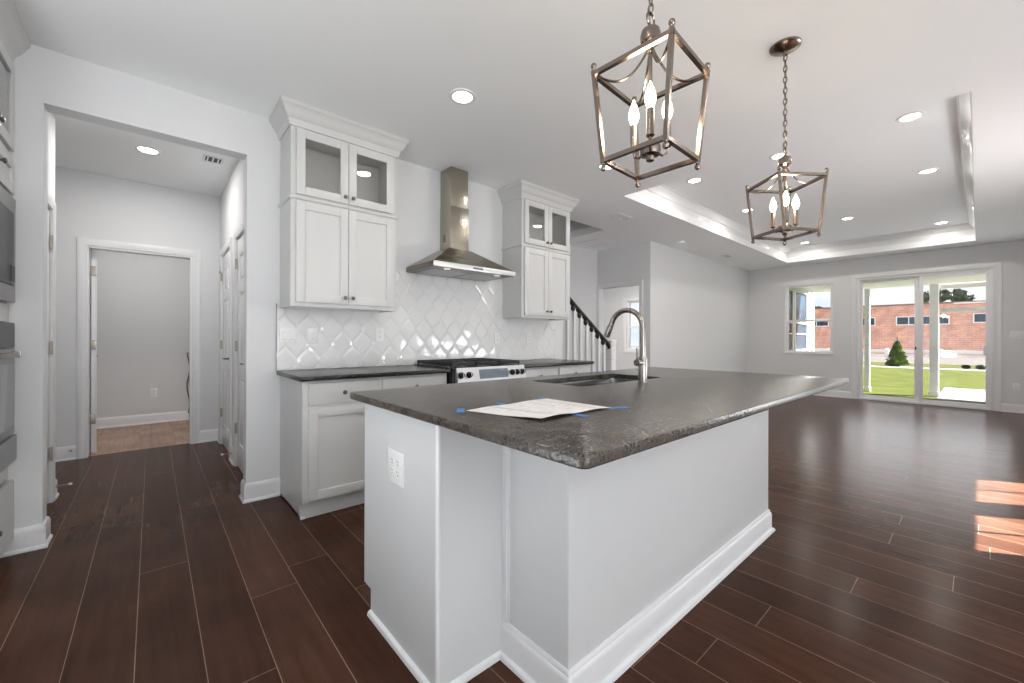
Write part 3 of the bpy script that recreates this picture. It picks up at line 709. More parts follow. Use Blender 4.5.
# ---- electrical plates
def plate(name, M, u, v, w, h, label, cat, kind, group=None):
    loc = M @ Vector((u, v, 0)); t = thing(name, loc, label, cat, group)
    mb = MB(M); mb.box(u-w/2, u+w/2, v-h/2, v+h/2, 0, .006, .0025); mb.build('cover_plate', PLASTIC, t)
    if kind[0] == 'outlet':
        for k in range(kind[1]):
            uu = u+(k-(kind[1]-1)/2)*.046
            for dv in (-.0195, .0195):
                mb = MB(M); c = [(uu+.0165*math.cos(a)*.95, v+dv+.0165*math.sin(a)*.85) for a in [2*PI*i/16 for i in range(16)]]
                mb.prism(c, .0055, .0075, 'z'); r = mb.build('receptacle', PLASTIC, t)
                s = MB(M)
                for du in (-.0062, .0062): s.box(uu+du-.0012, uu+du+.0012, v+dv+.001, v+dv+.009, .0072, .0079)
                s.box(uu-.0025, uu+.0025, v+dv-.010, v+dv-.005, .0072, .0079); s.build('slot', SLOT, r)
    else:
        for k in range(kind[1]):
            uu = u+(k-(kind[1]-1)/2)*.046
            mb = MB(M)
            mb.prism([(v-.032, .004), (v-.032, .007), (v+.0, .0085), (v+.032, .0105), (v+.032, .004)], uu-.0165, uu+.0165, 'x'); mb.build('rocker', PLASTIC, t)
            s = MB(M); s.box(uu-.0175, uu+.0175, v-.0335, v-.032, .004, .0068); s.build('gap', GREYMETAL, t)
    return t
MT = frame('mY', 0, WY-.0135, 0)
plate('switch_plate', MT, .758, 1.175, .116, .116, 'white double rocker switch plate at the left edge of the tile backsplash', 'switch', ('switch', 2))
plate('wall_outlet', MT, .928, 1.170, .073, .118, 'white duplex outlet on the backsplash beside the double switch plate', 'outlet', ('outlet', 1), 'outlets on the backsplash')
plate('wall_outlet', MT, 1.462, 1.185, .073, .118, 'white duplex outlet on the backsplash below the right edge of the left wall cabinet', 'outlet', ('outlet', 1), 'outlets on the backsplash')
plate('wall_outlet', MT, 2.755, 1.160, .073, .118, 'white duplex outlet on the backsplash just left of the right wall cabinet', 'outlet', ('outlet', 1), 'outlets on the backsplash')
plate('wall_outlet', MT, 3.222, 1.158, .073, .118, 'white duplex outlet on the backsplash directly under the right wall cabinet', 'outlet', ('outlet', 1), 'outlets on the backsplash')
plate('wall_outlet', frame('mX', SX, 0, 0), .401, .41, .075, .12, 'white duplex outlet low on the wall right of the sliding door', 'outlet', ('outlet', 1))
plate('switch_plate', frame('mX', SX, 0, 0), .42, 1.245, .165, .118, 'white triple switch plate on the wall right of the sliding door', 'switch', ('switch', 3))
plate('wall_outlet', frame('mY', 0, 7.35, 0), .02, .41, .075, .12, 'white outlet low on the laundry wall seen through the doorway', 'outlet', ('outlet', 1))

# ---- range hood
HD = WY-.475
t = thing('range_hood', (HC, WY-.2, 1.74), 'stainless pyramid chimney range hood on the wall above the range', 'range hood')
yb = WY-.001; zl, zh, zc = 1.748, 1.790, 1.985; cw, cd = .101, .188
mb = MB()
outer = [(HX0, yb), (HX1, yb), (HX1, HD), (HX0, HD)]; top = [(HC-cw-.02, yb), (HC+cw+.02, yb), (HC+cw+.02, WY-cd-.012), (HC-cw-.02, WY-cd-.012)]
vs = [(x, y, zl) for x, y in outer]+[(x, y, zh) for x, y in outer]+[(x, y, zc) for x, y in top]
mb.add(vs, [(0,1,5,4),(1,2,6,5),(3,0,4,7),(4,5,9,8),(5,6,10,9),(6,7,11,10),(7,4,8,11),(8,9,10,11),(2,3,7,6)])
mb.build('canopy', STEELH, t)
MB().box(HX0, HX1, HD-.003, HD+.001, zl, zh, .0008).build('front_band', STEELR, t)
mb = MB(); mb.box(HX0+.004, HX1-.004, HD+.004, yb-.01, zl-.001, zl+.004); mb.build('underside', GREYMETAL, t)
mb = MB()
for (a, b) in ((HX0+.06, HC-.01), (HC+.01, HX1-.06)): mb.box(a, b, HD+.13, yb-.05, zl-.006, zl)
mb.build('grease_filter', STEELO, t)
for x in (HX0+.17, HX1-.17):
    MB().lathe([(.001, -.004), (.024, -.004), (.03, 0), (.03, .003)], (x, HD+.065, zl-.002), 16).build('lamp', HOODLT, t)
bp_ = MB(); bp_.box(HC-.055, HC+.055, HD-.005, HD-.002, 1.760, 1.778, .001); bpo = bp_.build('button_panel', STEELO, t)
mb = MB()
for k in range(5): mb.box(HC-.046+k*.020, HC-.034+k*.020, HD-.008, HD-.004, 1.764, 1.774, .001)
mb.build('buttons', SLOT, bpo)
ch = MB()
ch.box(HC-cw, HC+cw, WY-cd, yb, zc-.004, 2.38, .002); ch.box(HC-cw+.004, HC+cw-.004, WY-cd+.004, yb, 2.37, 2.742, .002)
cho = ch.build('chimney', STEELV, t)
mb = MB()
for k in range(4): mb.box(HC-cw-.0012, HC-cw+.001, WY-.10, WY-.06, 2.06+k*.018, 2.068+k*.018)
mb.build('vent_slots', SLOT, cho)

# ---- range
RX0, RX1 = 1.782, 2.547; RF = 2.70
t = thing('range', ((RX0+RX1)/2, 3.05, 0), 'stainless slide-in gas range with black grates below the hood', 'range')
mb = MB(); mb.box(RX0, RX1, RF+.045, WY-.03, 0.0, .905, .003); mb.build('body', BLACK, t)
mb = MB(); mb.box(RX0-.002, RX1+.002, RF+.03, WY-.02, .905, .922, .004); mb.build('cooktop', BLACK, t)
mb = MB(); mb.prism([(RF+.045, .795), (RF+.002, .800), (RF+.030, .918), (RF+.060, .918)], RX0+.030, RX1, 'x'); pn = mb.build('control_panel', STEELR, t)
PM = Matrix.Translation((0, RF+.002, .800)) @ Matrix.Rotation(-math.atan2(.028, .118), 4, 'X') @ FR['mY']
mb = MB(PM); mb.box(2.03, 2.34, .022, .100, 0, .003, .001); mb.build('display', DISPLAY, pn)
for x in (1.845, 1.925, 2.39, 2.447, 2.504):
    mb = MB(PM); mb.tube([(x, .060, .001), (x, .060, .006)], .026, 16); mb.tube([(x, .060, .006), (x, .060, .034)], [.021, .018], 14); mb.box(x-.005, x+.005, .040, .080, .030, .040, .003); k_ = mb.build('control_knob', BLACK, pn)
    mb = MB(PM); mb.box(x-.0045, x+.0045, .042, .078, .040, .0412); mb.build('knob_inlay', SILVERB, k_)
mb = MB(); mb.box(RX0+.006, RX1-.006, RF+.005, RF+.045, .175, .785, .004); od = mb.build('oven_door', STEELR, t)
mb = MB(); mb.box(RX0+.08, RX1-.08, RF+.001, RF+.006, .30, .66, .002); mb.build('window', OVENGL, od)
mb = MB(); mb.tube([(RX0+.06, RF-.04, .735), (RX1-.06, RF-.04, .735)], .011, 12)
for x in (RX0+.09, RX1-.09): mb.tube([(x, RF-.04, .735), (x, RF+.006, .735)], .008, 10)
mb.build('handle', STEELR, od)
mb = MB(); mb.box(RX0+.006, RX1-.006, RF+.012, RF+.045, .03, .165, .004); mb.build('drawer', STEELR, t)
for j in range(3):
    a = RX0+.012+j*(RX1-RX0-.024)/3; b = a+(RX1-RX0-.024)/3-.004; ya, yb2 = RF+.075, WY-.06; mb = MB()
    zt_ = .958
    for x in (a, b-.012): mb.box(x, x+.012, ya, yb2, zt_-.026, zt_, .002)
    for y in (ya, yb2-.012, (ya+yb2)/2-.006): mb.box(a, b, y, y+.012, zt_-.028, zt_+.001, .002)
    for x in (a+(b-a)*.36, a+(b-a)*.64): mb.box(x-.005, x+.005, ya, yb2, zt_-.012, zt_, .002)
    for x in (a, b-.012):
        for y in (ya, yb2-.012): mb.box(x, x+.012, y, y+.012, .921, zt_)
    mb.build('grate', IRON, t)
    if j != 1:
        for y in (ya+.13, yb2-.13): MB().lathe([(.045, 0), (.045, .010), (.032, .012), (.032, .02), (.001, .021)], ((a+b)/2, y, .922), 18).build('burner', IRON, t)
    else: MB().lathe([(.055, 0), (.055, .010), (.04, .012), (.04, .02), (.001, .021)], ((a+b)/2, (ya+yb2)/2, .922), 18).build('burner', IRON, t)

# ================================================================== ISLAND
IX0, IX1, IYa, IYb = 0.69, 2.80, 1.15, 1.745; KX, KY = 0.970, 0.835
t = thing('kitchen_island', (1.75, 1.25, 0), 'white kitchen island base with a projecting knee wall under the dark worktop', 'island')
mb = MB(); mb.prism([(IYa, .884), (IYb, .884), (IYb, .105), (IYb-.07, .105), (IYb-.07, 0), (IYa, 0)], IX0, IX0+.018, 'x')
mb.box(IX0+.018, IX0+.5, IYa+.001, IYb-.02, .105, .884); mb.box(IX0+.018, IX1, IYa+.001, IYb-.07, 0, .105)
mb.box(IX0+.5, IX1, IYa+.001, IYb-.02, .105, .60); mb.box(2.52, IX1, IYa+.001, IYb-.02, .60, .884)
mb.box(IX0+.018, IX1, IYa+.001, IYa+.03, .1, .884)
mb.build('cabinet_box', ISL, t)
mb = MB(); mb.box(IX0+.009, KX+.001, IYa-.004, IYa+.004, 0, .884); mb.build('filler_panel', ISL, t)
mb = MB(); mb.tube([(IX0+.004, IYa-.001, 0.0), (IX0+.004, IYa-.001, .883)], .0085, 10); mb.box(IX0-.001, IX0+.010, IYa-.001, IYa+.008, 0, .883); mb.build('corner_bead', TRIM, t)
mb = MB(); mb.box(KX, IX1, KY, IYa-.001, 0, .884, .003); mb.build('knee_wall', ISL, t)
mb = MB(); mb.box(KX-.011, KX+.002, IYa-.030, IYa-.004, .128, .883, .003); mb.box(KX-.006, KX+.002, IYa-.040, IYa-.028, .128, .883, .002); mb.build('corner_trim', TRIM, t)
BBI = [(0, .018), (.015, .018), (.015, .098), (.012, .108), (.008, .112), (.008, .120), (.004, .128), (0, .128)]
SHOE = [(0, 0), (.015, 0), (.030, 0), (.030, .006), (.026, .014), (.017, .019), (.015, .019), (0, .019)]
kp = [(KX, IYa-.005), (KX, KY), (IX1, KY), (IX1, IYa)]   # travel with the wall on the left
MB().sweep(kp, BBI).build('baseboard', TRIM, t)
MB().sweep(kp, SHOE).build('shoe_molding', TRIM, t)
SH2 = [(0, 0), (.016, 0), (.016, .006), (.012, .015), (.002, .020), (0, .020)]
MB().sweep([(IX0, IYb-.07), (IX0, IYa-.004), (KX, IYa-.004)], SH2).build('cabinet_shoe', TRIM, t)
M = frame('pY', 0, IYb-.02, 0)
for k in range(4):
    a = -IX1+.03+k*(IX1-IX0-.06)/4; d = shaker(M, a+.002, a+(IX1-IX0-.06)/4-.002, .125, .86, 'door', t, mat=ISL); knob(M, a+.06, .80, d)
plate('wall_outlet', frame('mX', IX0-.0005, 0, 0), -1.437, .672, .125, .125, 'white four-socket outlet plate on the left end of the island', 'outlet', ('outlet', 2))

# island worktop with a rounded rim and a sink cut-out
CX0, CX1, CY0, CY1 = 0.658, 3.25, 0.525, 1.852; SKX0, SKX1, SKY0, SKY1 = 1.615, 2.40, 1.305, 1.680
def rrect(x0, x1, y0, y1, r, n=5):
    out = []
    for cx, cy, a0 in ((x1-r, y1-r, 0), (x0+r, y1-r, PI/2), (x0+r, y0+r, PI), (x1-r, y0+r, 3*PI/2)):
        for k in range(n+1): out.append((cx+r*math.cos(a0+PI/2*k/n), cy+r*math.sin(a0+PI/2*k/n)))
    return out
bm = bmesh.new()
no_, ni_ = rrect(CX0, CX1, CY0, CY1, .022), rrect(SKX0, SKX1, SKY0, SKY1, .03)
def ring(pts, z, inset=0.0, cx=0, cy=0):
    out = []
    for (x, y) in pts: out.append(bm.verts.new((x, y, z)))
    return out
e = .006
O = [ring(rrect(CX0+e, CX1-e, CY0+e, CY1-e, .018), .914), ring(rrect(CX0+.0015, CX1-.0015, CY0+.0015, CY1-.0015, .021), .9122), ring(no_, .908), ring(no_, .889), ring(rrect(CX0+.004, CX1-.004, CY0+.004, CY1-.004, .02), .884)]
I = [ring(ni_, .914), ring(ni_, .884)]
N = len(no_)
for i in range(len(O)-1):
    for k in range(N): bm.faces.new((O[i][k], O[i][(k+1) % N], O[i+1][(k+1) % N], O[i+1][k]))
for k in range(N): bm.faces.new((I[0][k], I[0][(k+1) % N], I[1][(k+1) % N], I[1][k]))
for (a, b) in ((O[0], I[0]), (O[-1], I[1])):
    for k in range(N): bm.faces.new((a[k], a[(k+1) % N], b[(k+1) % N], b[k]))
mb = MB(); mb.bm.free(); mb.bm = bm
tag(mb.build('worktop', GRANITE), 'large dark brown leathered granite worktop on the island', 'worktop')

t = thing('sink', ((SKX0+SKX1)/2, (SKY0+SKY1)/2, .66), 'undermount stainless sink sunk in the island worktop behind the faucet', 'sink')
bm = bmesh.new()
def sring(o, z, r): return [bm.verts.new((x, y, z)) for x, y in rrect(SKX0-o, SKX1+o, SKY0-o, SKY1+o, r)]
R = [sring(.02, .8835, .04), sring(.004, .8835, .034), sring(.002, .875, .03), sring(-.006, .69, .03), sring(-.03, .672, .03)]
R2 = [sring(.02, .8815, .04), sring(.006, .8815, .036), sring(.004, .69, .036), sring(-.03, .668, .03)]
for S_ in (R, R2):
    for i in range(len(S_)-1):
        for k in range(N): bm.faces.new((S_[i][k], S_[i][(k+1) % N], S_[i+1][(k+1) % N], S_[i+1][k]))
    bm.faces.new(S_[-1])
for k in range(N): bm.faces.new((R[0][k], R[0][(k+1) % N], R2[0][(k+1) % N], R2[0][k]))
mb = MB(); mb.bm.free(); mb.bm = bm; mb.build('basin', STEELS, t)
MB().lathe([(.001, .001), (.03, .001), (.045, .004), (.047, 0)], ((SKX0+SKX1)/2, (SKY0+SKY1)/2, .672), 20).build('drain', NICKEL, t)

FX, FY = 2.035, 1.222
t = thing('faucet', (FX, FY, .914), 'brushed nickel pull-down gooseneck faucet on the island worktop', 'faucet')
MB().lathe([(.027, 0), (.027, .006), (.0245, .008), (.0245, .135), (.0235, .14), (.0175, .142), (.0175, .146)], (FX, FY, .914), 24).build('body', NICKEL, t)
path = [(FX, FY, 1.055), (FX, FY, 1.214)]; rr = .104
for k in range(1, 15):
    a = PI-PI*0.89*k/14; path.append((FX, FY+rr+rr*math.cos(a), 1.214+rr*math.sin(a)))
d_ = (Vector(path[-1])-Vector(path[-2])).normalized(); p_ = Vector(path[-1])
MB().tube(path, .0150, 16).build('spout', NICKEL, t)
MB().tube([p_-d_*.002, p_+d_*.025, p_+d_*.03, p_+d_*.085, p_+d_*.09], [.0155, .0165, .018, .018, .0145], 16).build('spray_head', NICKEL, t)
mb = MB(); mb.tube([(FX-.012, FY, 1.025), (FX-.062, FY, 1.025)], .0185, 18); mb.tube([(FX-.055, FY, 1.035), (FX-.057, FY+.003, 1.105)], [.0045, .0038], 10); mb.build('handle', NICKEL, t)

# paper taped to the worktop
def warped(pts, nu, nv, th, lift):
    """a sheet over a quad, slightly raised; returns mesh data"""
    A, B, C_, D = [Vector((*p, 0)) for p in pts]; vs = []; 
    for s_ in (1, 0):
        for j in range(nv+1):
            for i in range(nu+1):
                u, v = i/nu, j/nv; p = A*(1-u)*(1-v)+B*u*(1-v)+C_*u*v+D*(1-u)*v
                vs.append((p.x, p.y, .9143+lift(u, v)+(th if s_ else 0)))
    n1 = (nu+1)*(nv+1); fs = []
    for j in range(nv):
        for i in range(nu):
            a = j*(nu+1)+i; q = (a, a+1, a+nu+2, a+nu+1); fs += [q, tuple(n1+k for k in q[::-1])]
    def edge(a, b): fs.append((a, b, n1+b, n1+a))
    for i in range(nu): edge(i, i+1); edge(nv*(nu+1)+i+1, nv*(nu+1)+i)
    for j in range(nv): edge((j+1)*(nu+1), j*(nu+1)); edge(j*(nu+1)+nu, (j+1)*(nu+1)+nu)
    return vs, fs
PA, PB, PC, PD = (.778, 1.113), (.843, .832), (1.193, .838), (1.178, 1.128)
t = thing('paper_sheet', (.99, .98, .9143), 'creased printed paper sheet taped to the island worktop', 'paper')
mb = MB(); vs, fs = warped((PA, PB, PC, PD), 16, 12, .0004, lambda u, v: .0012+.007*math.exp(-((u-1)**2+(v)**2)*9)*1.0+.005*abs(math.sin(u*PI*1.5))*math.sin(v*PI)*.6+.003*math.sin(v*PI*2)**2); mb.add(vs, fs); mb.build('sheet', PAPER, t)
def on_paper(u, v):
    A, B, C_, D = [Vector(p) for p in (PA, PB, PC, PD)]; return A*(1-u)*(1-v)+B*u*(1-v)+C_*u*v+D*(1-u)*v
mb = MB()
lf = lambda u, v: .0017+.007*math.exp(-((u-1)**2+(v)**2)*9)+.005*abs(math.sin(u*PI*1.5))*math.sin(v*PI)*.6+.003*math.sin(v*PI*2)**2
for (v0, ua, ub, wd) in ((.22, .05, .93, .010), (.27, .45, .95, .006), (.62, .1, .55, .004), (.80, .05, .95, .007), (.86, .1, .95, .005)):
    for i in range(12):
        u0, u1 = ua+(ub-ua)*i/12, ua+(ub-ua)*(i+1)/12
        q = [on_paper(u0, v0), on_paper(u1, v0), on_paper(u1, v0+wd), on_paper(u0, v0+wd)]
        uv = [(u0, v0), (u1, v0), (u1, v0+wd), (u0, v0+wd)]
        mb.add([(p.x, p.y, .9143+lf(*w_)) for p, w_ in zip(q, uv)], [(0, 1, 2, 3)])
mb.build('printed_lines', PAPERL, t)
def tape(cx, cy, ang, L, Wd, label):
    M = Matrix.Translation((cx, cy, 0)) @ Matrix.Rotation(math.radians(ang), 4, 'Z')
    pts = []; n = 7
    for i in range(n): pts.append((-L/2+L*i/(n-1), -Wd/2))
    mb = MB(M)
    mb.prism([(-L/2, -Wd/2), (L/2, -Wd/2)]+[(L/2+(.003 if i % 2 else 0), -Wd/2+Wd*i/6) for i in range(1, 6)]+[(L/2, Wd/2), (-L/2, Wd/2)]+[(-L/2-(.003 if i % 2 else 0), Wd/2-Wd*i/6) for i in range(1, 6)], .9142, .9152, 'z')
    # a turned-up end over the paper edge
    tag(mb.build('tape_strip', TAPE), label, 'tape', 'blue tape strips on the island')
tape(.768, 1.130, 55, .075, .026, 'blue tape strip at the left corner of the paper sheet')
tape(.955, 1.140, 88, .06, .026, 'blue tape strip on the back edge of the paper sheet')
tape(1.165, 1.143, 60, .05, .026, 'blue tape strip at the far back corner of the paper sheet')
tape(1.005, .822, 82, .06, .030, 'blue tape strip at the middle of the front edge of the paper sheet')
tape(1.215, .825, -30, .07, .028, 'blue tape strip at the right corner of the paper sheet')

# ================================================================== PENDANTS
def pendant(cx, cy, top_rot, bot_rot, candle_rot, label):
    t = thing('pendant_lantern', (cx, cy, 1.70), label, 'pendant light', 'lantern pendants over the island')
    zt, zb = 2.0, 1.725; ht, hb = .128, .105; wb = .0135
    def corners(h, z, rot): return [Vector((cx+h*math.sqrt(2)*math.cos(math.radians(rot)+PI/4+PI/2*k), cy+h*math.sqrt(2)*math.sin(math.radians(rot)+PI/4+PI/2*k), z)) for k in range(4)]
    T, B = corners(ht, zt, top_rot), corners(hb, zb, bot_rot)
    mb = MB()
    for k in range(4): mb.bar(T[k], T[(k+1) % 4], wb)
    mb.build('top_frame', BRONZE, t)
    mb = MB()
    for k in range(4): mb.bar(B[k], B[(k+1) % 4], wb)
    mb.build('bottom_frame', BRONZE, t)
    for k in range(4):
        mb = MB(); mb.bar(T[k]+Vector((0, 0, .012)), B[k]-Vector((0, 0, .010)), wb*.95)
        mb.lathe([(.006, .010), (.004, .014), (.0085, .020), (.0095, .026), (.0075, .032), (.002, .035)], T[k], 10)
        mb.lathe([(.002, -.034), (.0075, -.030), (.0095, -.024), (.0085, -.018), (.004, -.013), (.006, -.008)], B[k], 10)
        mb.build('corner_post', BRONZE, t)
    for k in range(4):
        pts = []; a = T[k]; b = Vector((cx, cy, 2.095))
        for i in range(13):
            s_ = i/12; p = a.lerp(b, s_); z = zt+.0-.075*math.sin(s_*PI*.5)*0+(.095*s_**3.2)-.030*math.sin(s_*PI); pts.append((p.x, p.y, z))
        MB().tube(pts, .0038, 8).build('scroll_arm', BRONZE, t)
    MB().lathe([(.006, .03), (.006, .345), (.012, .35), (.012, .37)], (cx, cy, 1.72), 12).build('stem', BRONZE, t)
    MB().lathe([(.004, .0), (.012, .004), (.014, .018), (.030, .022), (.032, .034), (.030, .05), (.012, .054), (.008, .06)], (cx, cy, 1.718), 18).build('hub', BRONZE, t)
    MB().lathe([(.012, 0), (.020, .004), (.030, .012), (.032, .034), (.028, .050), (.014, .054), (.008, .066)], (cx, cy, 2.088), 18).build('cap', BRONZE, t)
    n = 20
    MB().tube([(cx+.021*math.cos(2*PI*i/n), cy, 2.174+.021*math.sin(2*PI*i/n)) for i in range(n)], .0036, 8, closed=True).build('loop', BRONZE, t)
    z = 2.192; i = 0; mb = MB()
    while z < 2.705:
        pts = []
        for q in range(16):
            a = 2*PI*q/16; u = .0085*math.cos(a); v = .0185*math.sin(a)
            pts.append((cx+(u if i % 2 else 0), cy+(0 if i % 2 else u), z+.015+v))
        mb.tube(pts, .0026, 6, closed=True); z += .0295; i += 1
    mb.build('chain', BRONZE, t)
    mb = MB(); mb.tube([(cx+.004*math.cos(z_*40), cy+.004*math.sin(z_*40), 2.15+z_) for z_ in [k*.59/30 for k in range(31)]], .0022, 6); mb.build('cord', HINGE, t)
    MB().lathe([(.010, -.050), (.012, -.030), (.028, -.024), (.060, -.016), (.072, -.008), (.074, 0)], (cx, cy, 2.743), 28).build('canopy', BRONZE, t)
    for k in range(3):
        a = math.radians(candle_rot+120*k); dx, dy = math.cos(a), math.sin(a); r = .060
        mb = MB(); mb.tube([(cx+dx*.02, cy+dy*.02, 1.752), (cx+dx*r*.7, cy+dy*r*.7, 1.744), (cx+dx*r*.95, cy+dy*r*.95, 1.752), (cx+dx*r, cy+dy*r, 1.775)], .0045, 8)
        mb.lathe([(.010, 0), (.013, .003), (.012, .010), (.0115, .012), (.0115, .085), (.0085, .087)], (cx+dx*r, cy+dy*r, 1.772), 14)
        sl_ = mb.build('candle_sleeve', BRONZE, t)
        MB().lathe([(.007, 0), (.0125, .012), (.0165, .026), (.0165, .036), (.012, .056), (.005, .074), (.0012, .084)], (cx+dx*r, cy+dy*r, 1.858), 14).build('bulb', BULB, sl_)
    ld = bpy.data.lights.new('pendant_glow', 'POINT'); ld.energy = 5; ld.color = (1, .80, .58); ld.shadow_soft_size = .05
    lo = bpy.data.objects.new('pendant_glow', ld); COL.objects.link(lo); lo.parent = t; lo.location = (0, 0, .20)
    return t
pendant(1.195, .693, 3, 1.5, 210, 'bronze open-frame lantern pendant over the near end of the island')
pendant(2.575, .693, 52, 60, 199, 'bronze open-frame lantern pendant over the far end of the island, canopy showing')

# ================================================================== CEILING FITTINGS
def recessed(x, y, z, label, w=None, warm=(1.0, .975, .95)):
    t = thing('recessed_light', (x, y, z), label, 'recessed light', 'recessed ceiling lights')
    MB().lathe([(.062, -.002), (.066, -.007), (.088, -.005), (.090, 0), (.062, 0)], (x, y, z-.0005), 28).build('trim_ring', PLASTIC, t)
    MB().lathe([(.001, -.0035), (.062, -.0035), (.063, -.001), (.001, -.001)], (x, y, z), 24).build('lens', LENS, t)
    d = bpy.data.lights.new('downlight', 'AREA'); d.shape = 'DISK'; d.size = .12; d.energy = w or LAMP_W; d.color = warm
    o = bpy.data.objects.new('downlight', d); COL.objects.link(o); o.parent = t; o.location = (0, 0, -.010)
    return t
recessed(1.528, 2.238, H, 'recessed light in the kitchen ceiling above the aisle before the left wall cabinet')
recessed(3.136, 2.253, H, 'recessed light in the kitchen ceiling behind the bottom corner of the near pendant')
recessed(-0.03, 4.645, H, 'recessed light in the hall ceiling beyond the wide opening', 11)
for (x, y, l) in ((4.78, 2.20, 'recessed tray light nearest the tray corner beside the near pendant'), (4.78, 1.335, 'recessed tray light half hidden behind the loop of the far pendant'),
                  (4.76, .378, 'largest recessed tray light, right of the far pendant near the tray lip'), (6.45, 2.20, 'recessed tray light seen against the left corner of the far pendant'),
                  (6.43, .370, 'recessed tray light second along the right edge of the tray'), (8.02, 1.325, 'recessed tray light just right of the far pendant, mid tray'),
                  (9.42, .385, 'recessed tray light in the far right corner of the tray'), (9.42, 2.20, 'recessed tray light in the far left corner of the tray')):
    recessed(x, y, TZ, l, 4.8, (1.0, .94, .86))
recessed(-0.1, 6.35, H, 'unseen recessed light added to brighten the laundry beyond the open door', 9)  # lamp added out of view to lift the dark laundry
recessed(7.6, 4.9, H, 'unseen recessed light added to brighten the front room beyond the stair hall doorway', 55)  # lamp added out of view to make the front room bright
recessed(-0.05, 2.238, H, 'recessed light in the kitchen ceiling before the hall opening')
recessed(0.0, .60, H, 'recessed light in the kitchen ceiling beside the tall oven cabinet')
recessed(0.6, -2.4, H, 'recessed light in the ceiling of the dining end', 9)
recessed(3.0, -0.55, H, 'recessed light in the ceiling by the end of the right wall', 5)

def register(x, y, z, lx, ly, label, n=6, along='x', dark=GREYMETAL, name='ceiling_vent'):
    t = thing(name, (x, y, z), label, 'vent')
    mb = MB(); f = .018
    for a in (-1, 1):
        mb.box(x+a*lx/2-f*(a > 0), x+a*lx/2+f*(a < 0), y-ly/2, y+ly/2, z-.008, z-.0005, .002); mb.box(x-lx/2+f, x+lx/2-f, y+a*ly/2-f*(a > 0), y+a*ly/2+f*(a < 0), z-.0078, z-.0005, .001)
    mb.build('frame', GRILLE, t)
    MB().box(x-lx/2+f, x+lx/2-f, y-ly/2+f, y+ly/2-f, z-.002, z-.0008).build('duct', dark, t)
    mb = MB()
    for k in range(n):
        if along == 'x':
            yy = y-ly/2+f+(ly-2*f)*(k+.5)/n; mb.prism([(yy-.006, z-.003), (yy+.002, z-.009), (yy+.004, z-.009), (yy-.004, z-.003)], x-lx/2+f, x+lx/2-f, 'x')
        else:
            xx = x-lx/2+f+(lx-2*f)*(k+.5)/n; mb.prism([(xx-.006, z-.003), (xx+.002, z-.009), (xx+.004, z-.009), (xx-.004, z-.003)], y-ly/2+f, y+ly/2-f, 'y')
    mb.build('louvers', GRILLE, t)
register(4.56, 3.06, H, .30, .16, 'white ceiling register between the right wall cabinet and the tray', 4, 'x')
register(5.50, 4.18, H, .42, .42, 'square white return grille in the stair hall ceiling', 14, 'x', GRILLE)
register(8.22, 3.16, H, .26, .15, 'small ceiling register by the living room wall', 3, 'x')
register(.405, 4.50, H, .15, .16, 'dark slotted ceiling vent in the hall', 3, 'y', SLOT)
t = thing('smoke_detector', (6.46, 3.20, H), 'round white smoke detector on the ceiling near the living room wall corner', 'smoke detector')
MB().lathe([(.045, -.036), (.058, -.030), (.066, -.012), (.066, 0)], (6.46, 3.20, H), 24).build('housing', PLASTIC, t)
MB().lathe([(.001, -.041), (.018, -.040), (.020, -.034)], (6.46, 3.20, H), 16).build('button', GRILLE, t)

# ================================================================== TALL OVEN CABINET (left)
OX = -0.57; OY0, OY1 = 2.60, WY-.003; XB = -1.19
t = thing('oven_cabinet', (-.87, 3.0, 0), 'tall white cabinet housing the microwave and wall oven at the left edge', 'cabinet')
mb = MB()
mb.box(XB, OX-.02, OY0, OY0+.02, 0, 2.61); mb.box(XB, OX-.02, OY1-.02, OY1, 0, 2.61); mb.box(XB, XB+.02, OY0, OY1, 0, 2.61)
for z0_, z1_ in ((.07, .10), (.42, .50), (1.235, 1.325), (1.885, 1.92), (2.085, 2.14), (2.59, 2.742)): mb.box(XB+.02, OX-.001, OY0+.02, OY1-.0201, z0_, z1_)
mb.box(XB, OX-.05, OY0, OY1, 0, .08)
for y in (OY0, OY1-.045): mb.box(OX-.02, OX, y, y+.045, .08, 2.742)
mb.build('case', CAB, t)
M = frame('pX', OX, 0, 0); cY = (OY0+OY1)/2
for (u0, u1, ku) in ((OY0+.01, cY-.0015, cY-.03), (cY+.0015, OY1-.01, cY+.03)):
    d = shaker(M, u0, u1, 2.135, 2.585, 'glass_door', t, glass=CABGLASS); knob(M, ku, 2.175, d)
    d = shaker(M, u0, u1, 1.905, 2.085, 'door', t, rail=.05); knob(M, ku+.04*(1 if ku > cY else -1), 1.995, d)
mb = MB(M); mb.box(OY0+.01, OY1-.01, .085, .40, 0, .022, .004); d = mb.build('drawer', CAB, t); knob(M, cY, .24, d)
MB().sweep([(XB, OY0), (OX, OY0), (OX, OY1)][::1], [(0, 2.600), (.012, 2.600), (.014, 2.618), (.022, 2.642), (.036, 2.658), (.052, 2.682), (.060, 2.706), (.072, 2.716), (.074, 2.741), (0, 2.741)]).build('crown_molding', CAB, t)
MB().box(OX, OX+.012, OY0, OY1, 2.098, 2.118, .004).build('ledge_molding', CAB, t)
